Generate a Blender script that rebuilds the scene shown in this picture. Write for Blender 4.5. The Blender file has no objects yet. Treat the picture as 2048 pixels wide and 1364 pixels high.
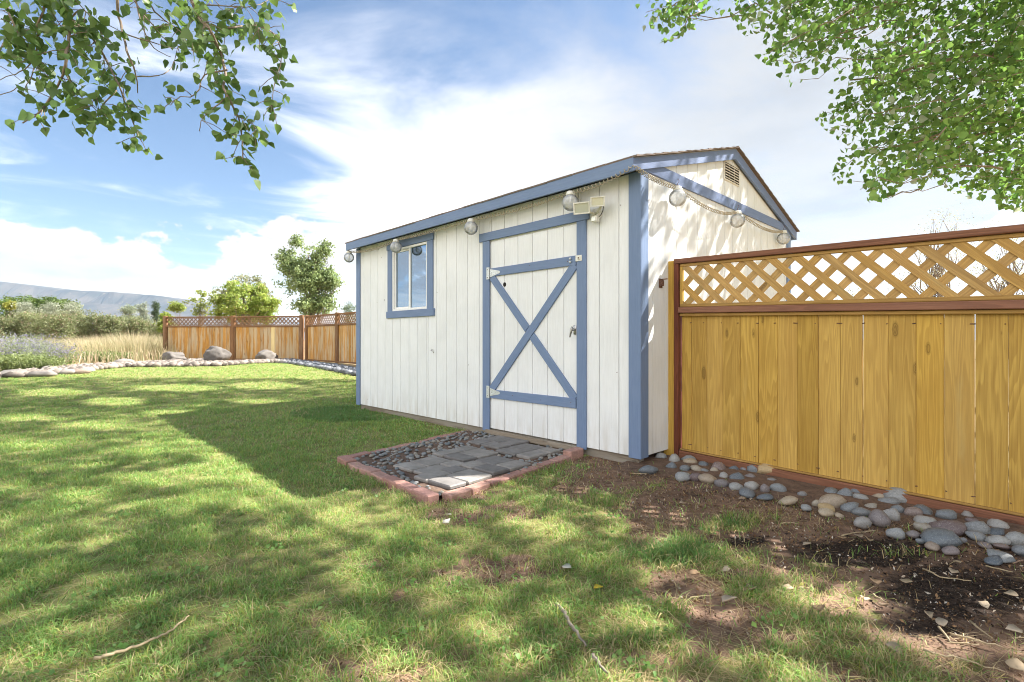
import bpy, math, random
import numpy as np
from mathutils import Vector, Matrix

# ------------------------------------------------------------------ camera / sky / sun
R = math.radians
SC = bpy.context.scene
COL = SC.collection
random.seed(7)
rng = np.random.default_rng(7)
F, CX, CY, CAMH = 1008.0, 1024.0, 680.0, 1.05      # lens in pixels of a 2048 px wide frame, camera height

cam_d = bpy.data.cameras.new('camera')
cam_d.sensor_width = 36.0
cam_d.lens = F / 2048 * 36.0
cam_d.shift_y = -2 / 2048
cam_d.clip_start = 0.05
cam_d.clip_end = 60000
cam = bpy.data.objects.new('camera', cam_d)
COL.objects.link(cam)
cam.location = (0, 0, CAMH)
cam.rotation_euler = (R(90), 0, 0)
SC.camera = cam

SUN = Vector((0.675, 0.194, 0.713)).normalized()
SUN_EL = math.asin(SUN.z)
SUN_AZ = math.atan2(SUN.x, SUN.y)

SC.view_settings.view_transform = 'Standard'
SC.view_settings.look = 'None'
SC.view_settings.gamma = 1.0
SC.view_settings.use_curve_mapping = False
SC.view_settings.exposure = 1.93
SC.cycles.use_denoising = True
SC.cycles.denoising_prefilter = 'ACCURATE'
SC.cycles.filter_width = 1.0
SC.cycles.max_bounces = 8
SC.cycles.transparent_max_bounces = 16

sun_d = bpy.data.lights.new('sun', 'SUN')
sun_d.energy = 5.0
sun_d.angle = R(0.53)
sun_d.color = (1.0, 0.965, 0.91)
sun = bpy.data.objects.new('sun', sun_d)
COL.objects.link(sun)
sun.rotation_euler = SUN.to_track_quat('Z', 'Y').to_euler()


class NT:
    """small helper around a node tree"""
    def __init__(s, tree):
        s.t = tree
        s.t.nodes.clear()

    def n(s, kind, **kw):
        nd = s.t.nodes.new(kind)
        for k, v in kw.items():
            setattr(nd, k, v)
        return nd

    def put(s, sock, v):
        if v is None:
            return
        if hasattr(v, 'links'):
            s.t.links.new(v, sock)
        else:
            sock.default_value = v

    def m(s, op, a, b=None, c=None, clamp=False):
        nd = s.n('ShaderNodeMath', operation=op, use_clamp=clamp)
        for i, v in enumerate((a, b, c)):
            s.put(nd.inputs[i], v) if v is not None else None
        return nd.outputs[0]

    def vm(s, op, a, b=None):
        nd = s.n('ShaderNodeVectorMath', operation=op)
        s.put(nd.inputs[0], a)
        if b is not None:
            s.put(nd.inputs[1], b)
        return nd.outputs[0]

    def noise(s, vec, scale, detail=4, rough=0.55, dist=0.0, col=False):
        nd = s.n('ShaderNodeTexNoise')
        s.put(nd.inputs['Vector'], vec)
        s.put(nd.inputs['Scale'], scale)
        nd.inputs['Detail'].default_value = detail
        nd.inputs['Roughness'].default_value = rough
        nd.inputs['Distortion'].default_value = dist
        return nd.outputs['Color' if col else 'Fac']

    def mapr(s, v, a, b, c=0.0, d=1.0, smooth=True):
        nd = s.n('ShaderNodeMapRange', interpolation_type='SMOOTHSTEP' if smooth else 'LINEAR')
        s.put(nd.inputs[0], v)
        for i, x in enumerate((a, b, c, d)):
            s.put(nd.inputs[i + 1], x)
        return nd.outputs[0]

    def mix(s, f, a, b):
        nd = s.n('ShaderNodeMix', data_type='RGBA')
        s.put(nd.inputs[0], f)
        for i, v in ((6, a), (7, b)):
            if not hasattr(v, 'links') and len(v) == 3:
                v = (*v, 1)
            s.put(nd.inputs[i], v)
        return nd.outputs[2]

    def ramp(s, f, stops):
        nd = s.n('ShaderNodeValToRGB')
        cr = nd.color_ramp
        while len(cr.elements) < len(stops):
            cr.elements.new(0.5)
        for e, (p, c) in zip(cr.elements, stops):
            e.position = p
            e.color = (*c, 1)
        s.put(nd.inputs[0], f)
        return nd.outputs[0]

    def comb(s, x, y, z):
        nd = s.n('ShaderNodeCombineXYZ')
        for i, v in enumerate((x, y, z)):
            s.put(nd.inputs[i], v)
        return nd.outputs[0]

    def sep(s, v):
        nd = s.n('ShaderNodeSeparateXYZ')
        s.put(nd.inputs[0], v)
        return nd.outputs


# ---- sky: Nishita plus a cloud sheet, streaks and a bank of cumulus round the horizon
world = bpy.data.worlds.new('World')
SC.world = world
world.use_nodes = True
w = NT(world.node_tree)
sky = w.n('ShaderNodeTexSky', sky_type='NISHITA')
sky.sun_disc = False
sky.sun_elevation = SUN_EL
sky.sun_rotation = SUN_AZ
sky.altitude = 1600
sky.air_density = 1.0
sky.dust_density = 0.35
sky.ozone_density = 2.6
d_ = w.n('ShaderNodeTexCoord').outputs['Generated']
dx, dy, dz = w.sep(d_)
zc = w.m('MAXIMUM', dz, 0.03)
px_ = w.m('DIVIDE', dx, w.m('ADD', zc, 0.02))
py_ = w.m('DIVIDE', dy, w.m('ADD', zc, 0.02))
# streaks run along the direction of the high wind
rx = w.m('ADD', w.m('MULTIPLY', px_, 0.35), w.m('MULTIPLY', py_, -0.75))
ry = w.m('ADD', w.m('MULTIPLY', px_, 0.95), w.m('MULTIPLY', py_, 0.25))
pl = w.comb(px_, py_, 0.0)
st = w.comb(w.m('MULTIPLY', rx, 0.85), w.m('MULTIPLY', ry, 0.58), 3.0)
n_big = w.noise(pl, 0.62, 5, 0.58, 0.4)
n_str = w.noise(st, 1.7, 9, 0.60, 0.7)
n_fin = w.noise(pl, 3.2, 8, 0.62, 0.5)
sheet = w.m('ADD', py_, w.m('MULTIPLY', px_, 0.62))
sheet = w.m('SUBTRACT', sheet, 1.28)
sheet = w.m('ADD', sheet, w.m('MULTIPLY', w.m('SUBTRACT', n_str, 0.5), 2.6))
sheet = w.m('ADD', sheet, w.m('MULTIPLY', w.m('SUBTRACT', n_big, 0.5), 1.3))
az = w.m('ARCTAN2', dx, dy)
side = w.m('ADD', w.m('MULTIPLY', w.m('ADD', az, 0.46), 5.0), w.m('MULTIPLY', w.m('SUBTRACT', n_str, 0.5), 3.4))
sheet = w.m('MINIMUM', sheet, side)
sheet_m = w.mapr(sheet, -0.30, 1.25)
wisps = w.m('MULTIPLY', w.mapr(dz, 0.10, 0.30), w.m('MULTIPLY', w.mapr(w.m('ADD', w.m('MULTIPLY', n_str, 0.65), w.m('MULTIPLY', n_big, 0.45)), 0.52, 0.80), 0.70))
# unseen cloud bank added behind the viewer to brighten the shaded front wall
rear = w.m('ADD', w.m('MULTIPLY', py_, -0.8), w.m('MULTIPLY', px_, -0.25))
rear = w.m('ADD', w.m('ADD', rear, -0.35), w.m('ADD', w.m('MULTIPLY', w.m('SUBTRACT', n_str, 0.5), 2.2), w.m('MULTIPLY', w.m('SUBTRACT', n_big, 0.5), 1.3)))
high = w.m('MAXIMUM', w.m('MAXIMUM', sheet_m, wisps), w.mapr(rear, -0.30, 1.0))
high = w.m('MULTIPLY', high, w.mapr(n_fin, 0.10, 0.55, 0.72, 1.0))
# cumulus
hor = w.m('SQRT', w.m('ADD', w.m('MULTIPLY', dx, dx), w.m('MULTIPLY', dy, dy)))
el = w.m('DIVIDE', dz, w.m('MAXIMUM', hor, 0.05))
cv = w.comb(az, w.m('MULTIPLY', el, 1.5), 1.7)
c_big = w.noise(w.comb(w.m('MULTIPLY', az, 1.0), 0.0, 8.3), 3.1, 3, 0.5)
c_bil = w.noise(cv, 9.0, 8, 0.60, 0.15)
c_fin = w.noise(cv, 30.0, 5, 0.6, 0.2)
top = w.m('ADD', 0.175, w.m('MULTIPLY', w.m('SUBTRACT', c_big, 0.5), 0.30))
cm = w.m('SUBTRACT', top, el)
cm = w.m('ADD', cm, w.m('MULTIPLY', w.m('SUBTRACT', c_bil, 0.5), 0.30))
cm = w.m('ADD', cm, w.m('MULTIPLY', w.m('SUBTRACT', c_fin, 0.5), 0.04))
cum = w.mapr(cm, -0.002, 0.018)
low_gap = w.m('MULTIPLY', w.mapr(w.noise(w.comb(w.m('MULTIPLY', az, 2.0), w.m('MULTIPLY', el, 16.0), 0.4), 1.6, 5, 0.55), 0.40, 0.62), w.mapr(el, 0.16, 0.09))
cum = w.m('MULTIPLY', cum, w.m('SUBTRACT', 1.0, w.m('MULTIPLY', low_gap, 0.55)))
# bodies are bright on top and grey below, thicker parts of the sheet are a little greyer
c_sh = w.mapr(w.m('ADD', cm, w.m('MULTIPLY', w.m('SUBTRACT', w.noise(w.comb(az, w.m('MULTIPLY', el, 3.5), 5.0), 11.0, 5, 0.55), 0.5), 0.34)), 0.06, 0.24)
cum_col = w.mix(c_sh, (0.215, 0.210, 0.204), (0.090, 0.095, 0.110))
hi_col = w.mix(w.mapr(w.noise(w.vm('ADD', pl, (4.1, 2.2, 0)), 0.9, 5, 0.55), 0.42, 0.72), (0.86, 0.845, 0.82), (0.66, 0.66, 0.67))
# clouds facing the sun are bright, those between us and the sun show their shaded side
front_lit = w.mapr(w.m('ADD', w.m('MULTIPLY', dx, -0.961), w.m('MULTIPLY', dy, -0.276)), -0.6, 0.75, 0.20, 1.0)
hs_ = w.n('ShaderNodeVectorMath', operation='SCALE'); w.put(hs_.inputs[0], hi_col); w.put(hs_.inputs['Scale'], front_lit); hi_col = hs_.outputs[0]
CL = 22.0                                               # cloud radiance in the units of the Nishita sky
blue = sky.outputs[0]
c1 = w.n('ShaderNodeVectorMath', operation='SCALE'); w.put(c1.inputs[0], hi_col); c1.inputs['Scale'].default_value = CL
c2 = w.n('ShaderNodeVectorMath', operation='SCALE'); w.put(c2.inputs[0], cum_col); c2.inputs['Scale'].default_value = CL * 1.06
mixed = w.mix(w.mapr(high, 0.0, 1.0, 0.0, 0.96, False), blue, c1.outputs[0])
mixed = w.mix(cum, mixed, c2.outputs[0])
bg = w.n('ShaderNodeBackground')
w.put(bg.inputs[0], mixed)
bg.inputs[1].default_value = 0.05
w.put(w.n('ShaderNodeOutputWorld').inputs[0], bg.outputs[0])


# ------------------------------------------------------------------ helpers
def ss(a, b, x):
    t = np.clip((np.asarray(x, float) - a) / (b - a), 0, 1)
    return t * t * (3 - 2 * t)


def _hash(ix, iy, seed):
    h = (ix.astype(np.int64) * 374761393 + iy.astype(np.int64) * 668265263 + seed * 1442695041) & 0x7fffffff
    h = ((h ^ (h >> 13)) * 1274126177) & 0x7fffffff
    return ((h ^ (h >> 16)) & 0xffff) / 65535.0


def vnoise(x, y, seed=0):
    x = np.asarray(x, float); y = np.asarray(y, float)
    ix = np.floor(x); iy = np.floor(y)
    fx = x - ix; fy = y - iy
    fx = fx * fx * (3 - 2 * fx); fy = fy * fy * (3 - 2 * fy)
    a = _hash(ix, iy, seed); b = _hash(ix + 1, iy, seed)
    c = _hash(ix, iy + 1, seed); d = _hash(ix + 1, iy + 1, seed)
    return (a * (1 - fx) + b * fx) * (1 - fy) + (c * (1 - fx) + d * fx) * fy


def fbm(x, y, seed=0, oct=4):
    s = 0; a = 0.5; t = 0
    for o in range(oct):
        s = s + a * vnoise(np.asarray(x) * 2 ** o + 17.3 * o, np.asarray(y) * 2 ** o + 9.1 * o, seed + o)
        t += a
        a *= 0.5
    return s / t


def ground_z(x, y):
    x = np.asarray(x, float); y = np.asarray(y, float)
    z = 0.30 * ss(8.0, 17.0, y + 0.15 * np.abs(x))
    z = z + 0.022 * (fbm(x * 0.9, y * 0.9, 3, 3) - 0.5) * ss(60, 10, np.hypot(x, y)) * 1.4
    return z


def gz(x, y):
    return float(ground_z(np.array([x]), np.array([y]))[0])


def at(px, py, depth):
    return Vector(((px - CX) / F * depth, depth, CAMH + (CY - py) / F * depth))


def on_ground(px, py, dz=0.0):
    """the place on the ground seen at a spot of the photograph"""
    y = 5.0
    for _ in range(40):
        x = (px - CX) / F * y
        y = (CAMH - gz(x, y) - dz) * F / max(py - CY, 4)
    return Vector(((px - CX) / F * y, y, gz((px - CX) / F * y, y) + dz))


def to_px(x, y, z):
    y = np.maximum(y, 1e-3)
    return CX + F * x / y, CY - F * (z - CAMH) / y


def link(name, me, mat=None, parent=None, smooth=False):
    if mat is not None and not me.materials:
        me.materials.append(mat)
    if smooth:
        me.polygons.foreach_set('use_smooth', np.ones(len(me.polygons), bool))
    o = bpy.data.objects.new(name, me)
    COL.objects.link(o)
    if parent is not None:
        o.parent = parent
    return o


def mesh(name, vs, fs):
    me = bpy.data.meshes.new(name)
    me.from_pydata([tuple(v) for v in vs], [], fs)
    me.update()
    return me


def mesh_np(name, V, faces, k, colors=None):
    """fast mesh of equal-sized polygons; V (n,3), faces (m,k)"""
    me = bpy.data.meshes.new(name)
    n, m = len(V), len(faces)
    me.vertices.add(n)
    me.vertices.foreach_set('co', np.ascontiguousarray(V, dtype=np.float32).ravel())
    me.loops.add(m * k)
    me.loops.foreach_set('vertex_index', np.ascontiguousarray(faces, dtype=np.int32).ravel())
    me.polygons.add(m)
    me.polygons.foreach_set('loop_start', np.arange(0, m * k, k, dtype=np.int32))
    me.update(calc_edges=True)
    me.validate()
    if colors is not None:
        a = me.color_attributes.new('tint', 'FLOAT_COLOR', 'POINT')
        c = np.ones((n, 4), np.float32)
        c[:, :3] = colors
        a.data.foreach_set('color', c.ravel())
    return me


def empty(name, loc=(0, 0, 0), rz=0.0):
    o = bpy.data.objects.new(name, None)
    COL.objects.link(o)
    o.location = loc
    o.rotation_euler = (0, 0, rz)
    o.empty_display_size = 0.1
    return o


def tag(o, label=None, cat=None, group=None, kind=None):
    if label: o['label'] = label
    if cat: o['category'] = cat
    if group: o['group'] = group
    if kind: o['kind'] = kind
    return o


class MB:
    """collects shapes; build() links them as one mesh object"""
    def __init__(s):
        s.v = []; s.f = []

    def add(s, vs, fs):
        o = len(s.v)
        s.v += [tuple(v) for v in vs]
        s.f += [tuple(i + o for i in f) for f in fs]
        return s

    def box(s, a, b, c=0.003, M=None):
        """chamfered box between two corners"""
        lo = [min(a[i], b[i]) for i in range(3)]; hi = [max(a[i], b[i]) for i in range(3)]
        c = min(c, *[(hi[i] - lo[i]) * 0.45 for i in range(3)])
        if c <= 0:
            c = 1e-5
        vs = []; idx = {}
        for sx in (0, 1):
            for sy in (0, 1):
                for sz in (0, 1):
                    sg = (sx, sy, sz)
                    for ax in range(3):
                        p = []
                        for i in range(3):
                            e = hi[i] if sg[i] else lo[i]
                            p.append(e if i == ax else e + (-c if sg[i] else c))
                        idx[(sg, ax)] = len(vs)
                        vs.append(Vector(p))
        fs = []
        for ax in range(3):
            o1, o2 = (ax + 1) % 3, (ax + 2) % 3
            for sd in (0, 1):
                q = []
                for e1, e2 in ((0, 0), (1, 0), (1, 1), (0, 1)):
                    sg = [0, 0, 0]; sg[ax] = sd; sg[o1] = e1; sg[o2] = e2
                    q.append(idx[(tuple(sg), ax)])
                fs.append(tuple(q) if sd else tuple(reversed(q)))
        for ax in range(3):                                  # edges along axis ax
            o1, o2 = (ax + 1) % 3, (ax + 2) % 3
            for e1 in (0, 1):
                for e2 in (0, 1):
                    g0 = [0, 0, 0]; g1 = [0, 0, 0]
                    g0[o1] = g1[o1] = e1; g0[o2] = g1[o2] = e2; g1[ax] = 1
                    g0, g1 = tuple(g0), tuple(g1)
                    q = (idx[(g0, o1)], idx[(g1, o1)], idx[(g1, o2)], idx[(g0, o2)])
                    fs.append(q if (e1 + e2) % 2 else tuple(reversed(q)))
        for sg in [(x, y, z) for x in (0, 1) for y in (0, 1) for z in (0, 1)]:
            q = (idx[(sg, 0)], idx[(sg, 1)], idx[(sg, 2)])
            fs.append(q if sum(sg) % 2 else tuple(reversed(q)))
        if M is not None:
            vs = [M @ v for v in vs]
        return s.add(vs, fs)

    def prism(s, poly, axis, a, b):
        """extrude a polygon [(p,q)...] along axis 0/1/2 from a to b"""
        n = len(poly)
        def mk(p, q, h):
            r = [0, 0, 0]; r[axis] = h; r[(axis + 1) % 3] = p; r[(axis + 2) % 3] = q
            return Vector(r)
        vs = [mk(p, q, a) for p, q in poly] + [mk(p, q, b) for p, q in poly]
        area = sum(poly[i][0] * poly[(i + 1) % n][1] - poly[(i + 1) % n][0] * poly[i][1] for i in range(n))
        fs = [tuple(range(n - 1, -1, -1)), tuple(range(n, 2 * n))] + [(i, (i + 1) % n, n + (i + 1) % n, n + i) for i in range(n)]
        if (area < 0) != (b < a):
            fs = [tuple(reversed(f)) for f in fs]
        return s.add(vs, fs)

    def tube(s, pts, rad, k=6, cap=True):
        pts = [Vector(p) for p in pts]
        n = len(pts)
        rs = rad if hasattr(rad, '__len__') else [rad] * n
        vs = []; up = None
        for i, p in enumerate(pts):
            t = (pts[min(i + 1, n - 1)] - pts[max(i - 1, 0)])
            t = t.normalized() if t.length > 1e-9 else Vector((0, 0, 1))
            if up is None:
                up = t.orthogonal().normalized()
            up = (up - t * up.dot(t))
            up = up.normalized() if up.length > 1e-6 else t.orthogonal().normalized()
            sd = t.cross(up)
            for j in range(k):
                a = 2 * math.pi * j / k
                vs.append(p + (up * math.cos(a) + sd * math.sin(a)) * rs[i])
        fs = [(i * k + j, i * k + (j + 1) % k, (i + 1) * k + (j + 1) % k, (i + 1) * k + j) for i in range(n - 1) for j in range(k)]
        if cap:
            fs += [tuple(range(k - 1, -1, -1)), tuple(range((n - 1) * k, n * k))]
        return s.add(vs, fs)

    def lathe(s, prof, c=(0, 0, 0), k=20):
        """profile [(r,z)] round the z axis"""
        c = Vector(c); vs = []
        for r, z in prof:
            for j in range(k):
                a = 2 * math.pi * j / k
                vs.append(c + Vector((r * math.cos(a), r * math.sin(a), z)))
        n = len(prof)
        fs = [(i * k + j, i * k + (j + 1) % k, (i + 1) * k + (j + 1) % k, (i + 1) * k + j) for i in range(n - 1) for j in range(k)]
        return s.add(vs, fs)

    def build(s, name, mat, parent=None, smooth=False):
        return link(name, mesh(name, s.v, s.f), mat, parent, smooth)


# ------------------------------------------------------------------ materials
def mat(name):
    m = bpy.data.materials.new(name)
    m.use_nodes = True
    t = NT(m.node_tree)
    out = t.n('ShaderNodeOutputMaterial')
    b = t.n('ShaderNodeBsdfPrincipled')
    t.put(out.inputs[0], b.outputs[0])
    return m, t, b, out


def bump(t, b, h, strength=0.3, dist=0.01):
    nd = t.n('ShaderNodeBump')
    nd.inputs['Strength'].default_value = strength
    nd.inputs['Distance'].default_value = dist
    t.put(nd.inputs['Height'], h)
    t.put(b.inputs['Normal'], nd.outputs[0])


def scaled(t, v, sx, sy, sz):
    return t.vm('MULTIPLY', v, (sx, sy, sz))


def obj_coord(t, jitter=True):
    v = t.n('ShaderNodeTexCoord').outputs['Object']
    rnd = t.n('ShaderNodeObjectInfo').outputs['Random']
    if jitter:
        v = t.vm('ADD', v, t.comb(t.m('MULTIPLY', rnd, 31.0), t.m('MULTIPLY', rnd, 17.0), t.m('MULTIPLY', rnd, 53.0)))
    return v, rnd


def paint_mat(name, col, col2, grain_axis=2, rough=0.62, bumpy=0.35, dirt=None, spread=0.5):
    """exterior paint over rough-sawn timber: grain relief along one axis"""
    m, t, b, _ = mat(name)
    v, rnd = obj_coord(t)
    sc = [70.0, 70.0, 70.0]; sc[grain_axis] = 5.0
    g = t.noise(scaled(t, v, *sc), 1.0, 5, 0.65, 0.6)
    bl = t.noise(v, 2.3, 4, 0.55)
    c = t.mix(t.mapr(t.m('ADD', t.m('MULTIPLY', bl, 1 - spread), t.m('MULTIPLY', g, spread)), 0.30, 0.72), col, col2)
    if dirt is not None:
        z = t.sep(t.n('ShaderNodeTexCoord').outputs['Object'])[2]
        stain = t.m('MULTIPLY', t.mapr(z, 0.42, 0.06), t.mapr(t.noise(scaled(t, v, 14, 14, 2.5), 1.0, 4), 0.35, 0.75))
        c = t.mix(t.m('MULTIPLY', stain, 0.40), c, dirt)
        streak = t.mapr(t.noise(scaled(t, v, 26, 26, 0.7), 1.0, 3, 0.5), 0.60, 0.85, 0, 0.14)
        c = t.mix(streak, c, dirt)
    t.put(b.inputs['Base Color'], c)
    b.inputs['Roughness'].default_value = rough
    b.inputs['Specular IOR Level'].default_value = 0.3
    bump(t, b, g, bumpy, 0.004)
    return m


M_WHITE = paint_mat('shed_white_paint', (0.825, 0.84, 0.85), (0.715, 0.73, 0.735), 2, 0.6, 0.55, dirt=(0.42, 0.36, 0.26))
M_BLUE = paint_mat('shed_blue_trim_paint', (0.145, 0.21, 0.345), (0.185, 0.252, 0.395), 2, 0.55, 0.30, spread=0.7)
M_BLUEX = paint_mat('shed_blue_rail_paint', (0.145, 0.21, 0.345), (0.185, 0.252, 0.395), 0, 0.55, 0.30, spread=0.7)
M_BLUEY = paint_mat('shed_blue_gable_paint', (0.15, 0.205, 0.36), (0.19, 0.245, 0.41), 1, 0.55, 0.30, spread=0.7)


def simple(name, col, rough=0.6, metal=0.0, var=0.12, scale=30.0, bmp=0.0):
    m, t, b, _ = mat(name)
    v, rnd = obj_coord(t)
    n = t.noise(v, scale, 4, 0.6)
    c2 = tuple(min(1, x * (1 + var)) for x in col); c1 = tuple(x * (1 - var) for x in col)
    t.put(b.inputs['Base Color'], t.mix(t.mapr(n, 0.3, 0.7), c1, c2))
    b.inputs['Roughness'].default_value = rough
    b.inputs['Metallic'].default_value = metal
    if bmp:
        bump(t, b, n, bmp, 0.004)
    return m


def wood_mat(name, light, mid, dark, axis=2, grey=None, rough=0.68, stain=None, amount=0.5):
    """stained softwood: long wavy grain, ring figure, knots, a weathered part"""
    m, t, b, _ = mat(name)
    v, rnd = obj_coord(t)
    s1 = [9.0, 9.0, 9.0]; s1[axis] = 0.55
    warp = t.noise(scaled(t, v, *[x * 0.55 for x in s1]), 1.0, 3, 0.5)
    ring = t.m('FRACT', t.m('MULTIPLY', t.m('ADD', warp, t.m('MULTIPLY', rnd, 0.3)), 26.0))
    ring = t.m('MULTIPLY', t.mapr(ring, 0.0, 0.75), t.mapr(ring, 1.0, 0.88))
    s2 = [230.0, 230.0, 230.0]; s2[axis] = 4.0
    fib = t.noise(scaled(t, v, *s2), 1.0, 4, 0.6)
    blot = t.noise(scaled(t, v, *[4.5 if i != axis else 1.3 for i in range(3)]), 1.0, 4, 0.6)
    kv = [7.0, 7.0, 7.0]; kv[axis] = 2.3
    vor = t.n('ShaderNodeTexVoronoi', voronoi_dimensions='3D'); t.put(vor.inputs['Vector'], scaled(t, v, *kv))
    vor.inputs['Scale'].default_value = 1.0
    kd = t.m('ADD', vor.outputs['Distance'], t.m('MULTIPLY', t.m('SUBTRACT', t.noise(v, 40, 2), 0.5), 0.05))
    csep = t.n('ShaderNodeSeparateColor'); t.put(csep.inputs[0], vor.outputs['Color'])
    kr = t.m('MULTIPLY', csep.outputs[0], 0.13)                # knots of many sizes, most of them tiny
    knot = t.m('MULTIPLY', t.mapr(t.m('SUBTRACT', kd, kr), -0.02, 0.03, 1.0, 0.0), t.mapr(t.m('FRACT', t.m('MULTIPLY', kd, 26.0)), 0.0, 0.8, 0.45, 1.0))
    c = t.mix(t.mapr(blot, 0.3, 0.7), light, mid)
    c = t.mix(t.m('MULTIPLY', ring, 0.40), c, dark)
    c = t.mix(t.mapr(fib, 0.42, 0.72, 0.0, 0.55), c, dark)
    c = t.mix(t.m('MULTIPLY', rnd, 0.25), c, mid)
    if grey is not None:
        gm = t.mapr(t.noise(scaled(t, v, *[7.0 if i != axis else 0.9 for i in range(3)]), 1.0, 5, 0.6), 0.62 - amount * 0.3, 0.80 - amount * 0.3)
        c = t.mix(t.m('MULTIPLY', gm, 0.8), c, grey)
    c = t.mix(t.m('MULTIPLY', knot, 0.70), c, tuple(x * 0.55 for x in dark))
    hv = t.n('ShaderNodeHueSaturation'); t.put(hv.inputs['Value'], t.mapr(rnd, 0, 1, 0.86, 1.10, False)); t.put(hv.inputs['Saturation'], t.mapr(t.m('FRACT', t.m('MULTIPLY', rnd, 7.3)), 0, 1, 0.95, 1.03, False)); t.put(hv.inputs['Color'], c); c = hv.outputs[0]
    t.put(b.inputs['Base Color'], c)
    b.inputs['Roughness'].default_value = rough
    b.inputs['Specular IOR Level'].default_value = 0.25
    bump(t, b, t.m('ADD', t.m('MULTIPLY', fib, 0.6), t.m('MULTIPLY', ring, 0.5)), 0.25, 0.003)
    return m


M_FENCE = wood_mat('honey_stained_cedar', (0.60, 0.39, 0.092), (0.49, 0.30, 0.064), (0.26, 0.138, 0.027), 2, grey=(0.46, 0.33, 0.11), amount=0.0)
M_FENCEX = wood_mat('honey_cedar_strip', (0.50, 0.31, 0.10), (0.42, 0.25, 0.075), (0.22, 0.12, 0.03), 0, grey=(0.34, 0.27, 0.13), amount=0.35)
M_LATT = wood_mat('lattice_cedar', (0.58, 0.36, 0.115), (0.48, 0.29, 0.095), (0.26, 0.145, 0.045), 0, grey=(0.36, 0.27, 0.12), amount=0.15)
M_RAIL = wood_mat('redwood_stain_rail', (0.29, 0.135, 0.078), (0.23, 0.10, 0.06), (0.10, 0.043, 0.027), 0, grey=(0.30, 0.14, 0.08), amount=0.05)
M_RAILZ = wood_mat('redwood_stain_post', (0.22, 0.065, 0.03), (0.165, 0.047, 0.025), (0.07, 0.02, 0.014), 2)
M_FARB = wood_mat('weathered_orange_board', (0.60, 0.33, 0.085), (0.48, 0.24, 0.06), (0.24, 0.11, 0.03), 2, grey=(0.50, 0.41, 0.27), amount=0.65)
M_FARP = wood_mat('weathered_brown_post', (0.29, 0.155, 0.07), (0.22, 0.115, 0.055), (0.11, 0.05, 0.025), 2, grey=(0.32, 0.22, 0.13), amount=0.3)
M_NEWB = wood_mat('new_pale_board', (0.80, 0.66, 0.36), (0.74, 0.60, 0.32), (0.6, 0.45, 0.2), 2)
M_SKID = wood_mat('weathered_skid_timber', (0.36, 0.30, 0.23), (0.29, 0.24, 0.18), (0.14, 0.11, 0.08), 0, grey=(0.36, 0.33, 0.28), amount=0.6)
M_GALV = simple('galvanised_steel', (0.62, 0.66, 0.66), 0.42, 0.35, 0.18, 60)
M_RUST = simple('rusty_iron', (0.14, 0.07, 0.045), 0.8, 0.2, 0.4, 80, 0.3)
M_STEEL = simple('worn_steel', (0.42, 0.41, 0.39), 0.3, 0.8, 0.3, 60)
M_DARK = simple('hole_shade', (0.012, 0.009, 0.007), 0.95, 0, 0.2)
M_VINYL = simple('white_vinyl', (0.82, 0.82, 0.81), 0.4, 0, 0.04)
M_PLAST = simple('aged_white_plastic', (0.74, 0.73, 0.66), 0.45, 0, 0.08)
M_CORD = simple('cream_coiled_cord', (0.40, 0.345, 0.25), 0.55, 0, 0.15)
M_INT = simple('bare_interior_stud_wall', (0.20, 0.15, 0.10), 0.9, 0, 0.2, 8)
M_SHIN = simple('brown_asphalt_shingle', (0.17, 0.13, 0.105), 0.95, 0, 0.35, 160, 0.6)
M_SOFF = simple('soffit_board', (0.62, 0.60, 0.50), 0.8, 0, 0.1)
M_LOUV = simple('gable_vent_vinyl', (0.66, 0.62, 0.54), 0.6, 0, 0.08)
M_BLACK = simple('black_rubber', (0.02, 0.02, 0.02), 0.6)

# lamp globes: clear acrylic gone slightly milky
M_GLOBE, t, b, out = mat('hazed_acrylic_globe')
tr = t.n('ShaderNodeBsdfTransparent'); tr.inputs[0].default_value = (0.93, 0.94, 0.95, 1)
gl = t.n('ShaderNodeBsdfGlossy'); gl.inputs['Roughness'].default_value = 0.06
fr = t.n('ShaderNodeFresnel'); fr.inputs[0].default_value = 1.35
v, _r = obj_coord(t)
b.inputs['Roughness'].default_value = 0.25
t.put(b.inputs['Base Color'], t.mix(t.mapr(t.noise(v, 18, 4), 0.35, 0.65), (0.62, 0.64, 0.66), (0.86, 0.87, 0.88)))
m1 = t.n('ShaderNodeMixShader'); t.put(m1.inputs[0], t.mapr(t.noise(v, 11, 3), 0.3, 0.7, 0.30, 0.58)); t.put(m1.inputs[1], tr.outputs[0]); t.put(m1.inputs[2], b.outputs[0])
m2 = t.n('ShaderNodeMixShader'); t.put(m2.inputs[0], fr.outputs[0]); t.put(m2.inputs[1], m1.outputs[0]); t.put(m2.inputs[2], gl.outputs[0])
t.put(out.inputs[0], m2.outputs[0])

# window pane: reflective coated glass over a dim interior
M_GLASS, t, b, out = mat('coated_window_glass')
tr = t.n('ShaderNodeBsdfTransparent'); tr.inputs[0].default_value = (0.42, 0.50, 0.55, 1)
gl = t.n('ShaderNodeBsdfGlossy'); gl.inputs['Roughness'].default_value = 0.012; gl.inputs[0].default_value = (0.46, 0.58, 0.72, 1)
v, _r = obj_coord(t)
bp = t.n('ShaderNodeBump'); bp.inputs['Strength'].default_value = 0.05; bp.inputs['Distance'].default_value = 0.01
t.put(bp.inputs['Height'], t.noise(v, 2.2, 2)); t.put(gl.inputs['Normal'], bp.outputs[0])
m1 = t.n('ShaderNodeMixShader'); m1.inputs[0].default_value = 0.62
t.put(m1.inputs[1], tr.outputs[0]); t.put(m1.inputs[2], gl.outputs[0]); t.put(out.inputs[0], m1.outputs[0])

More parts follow.
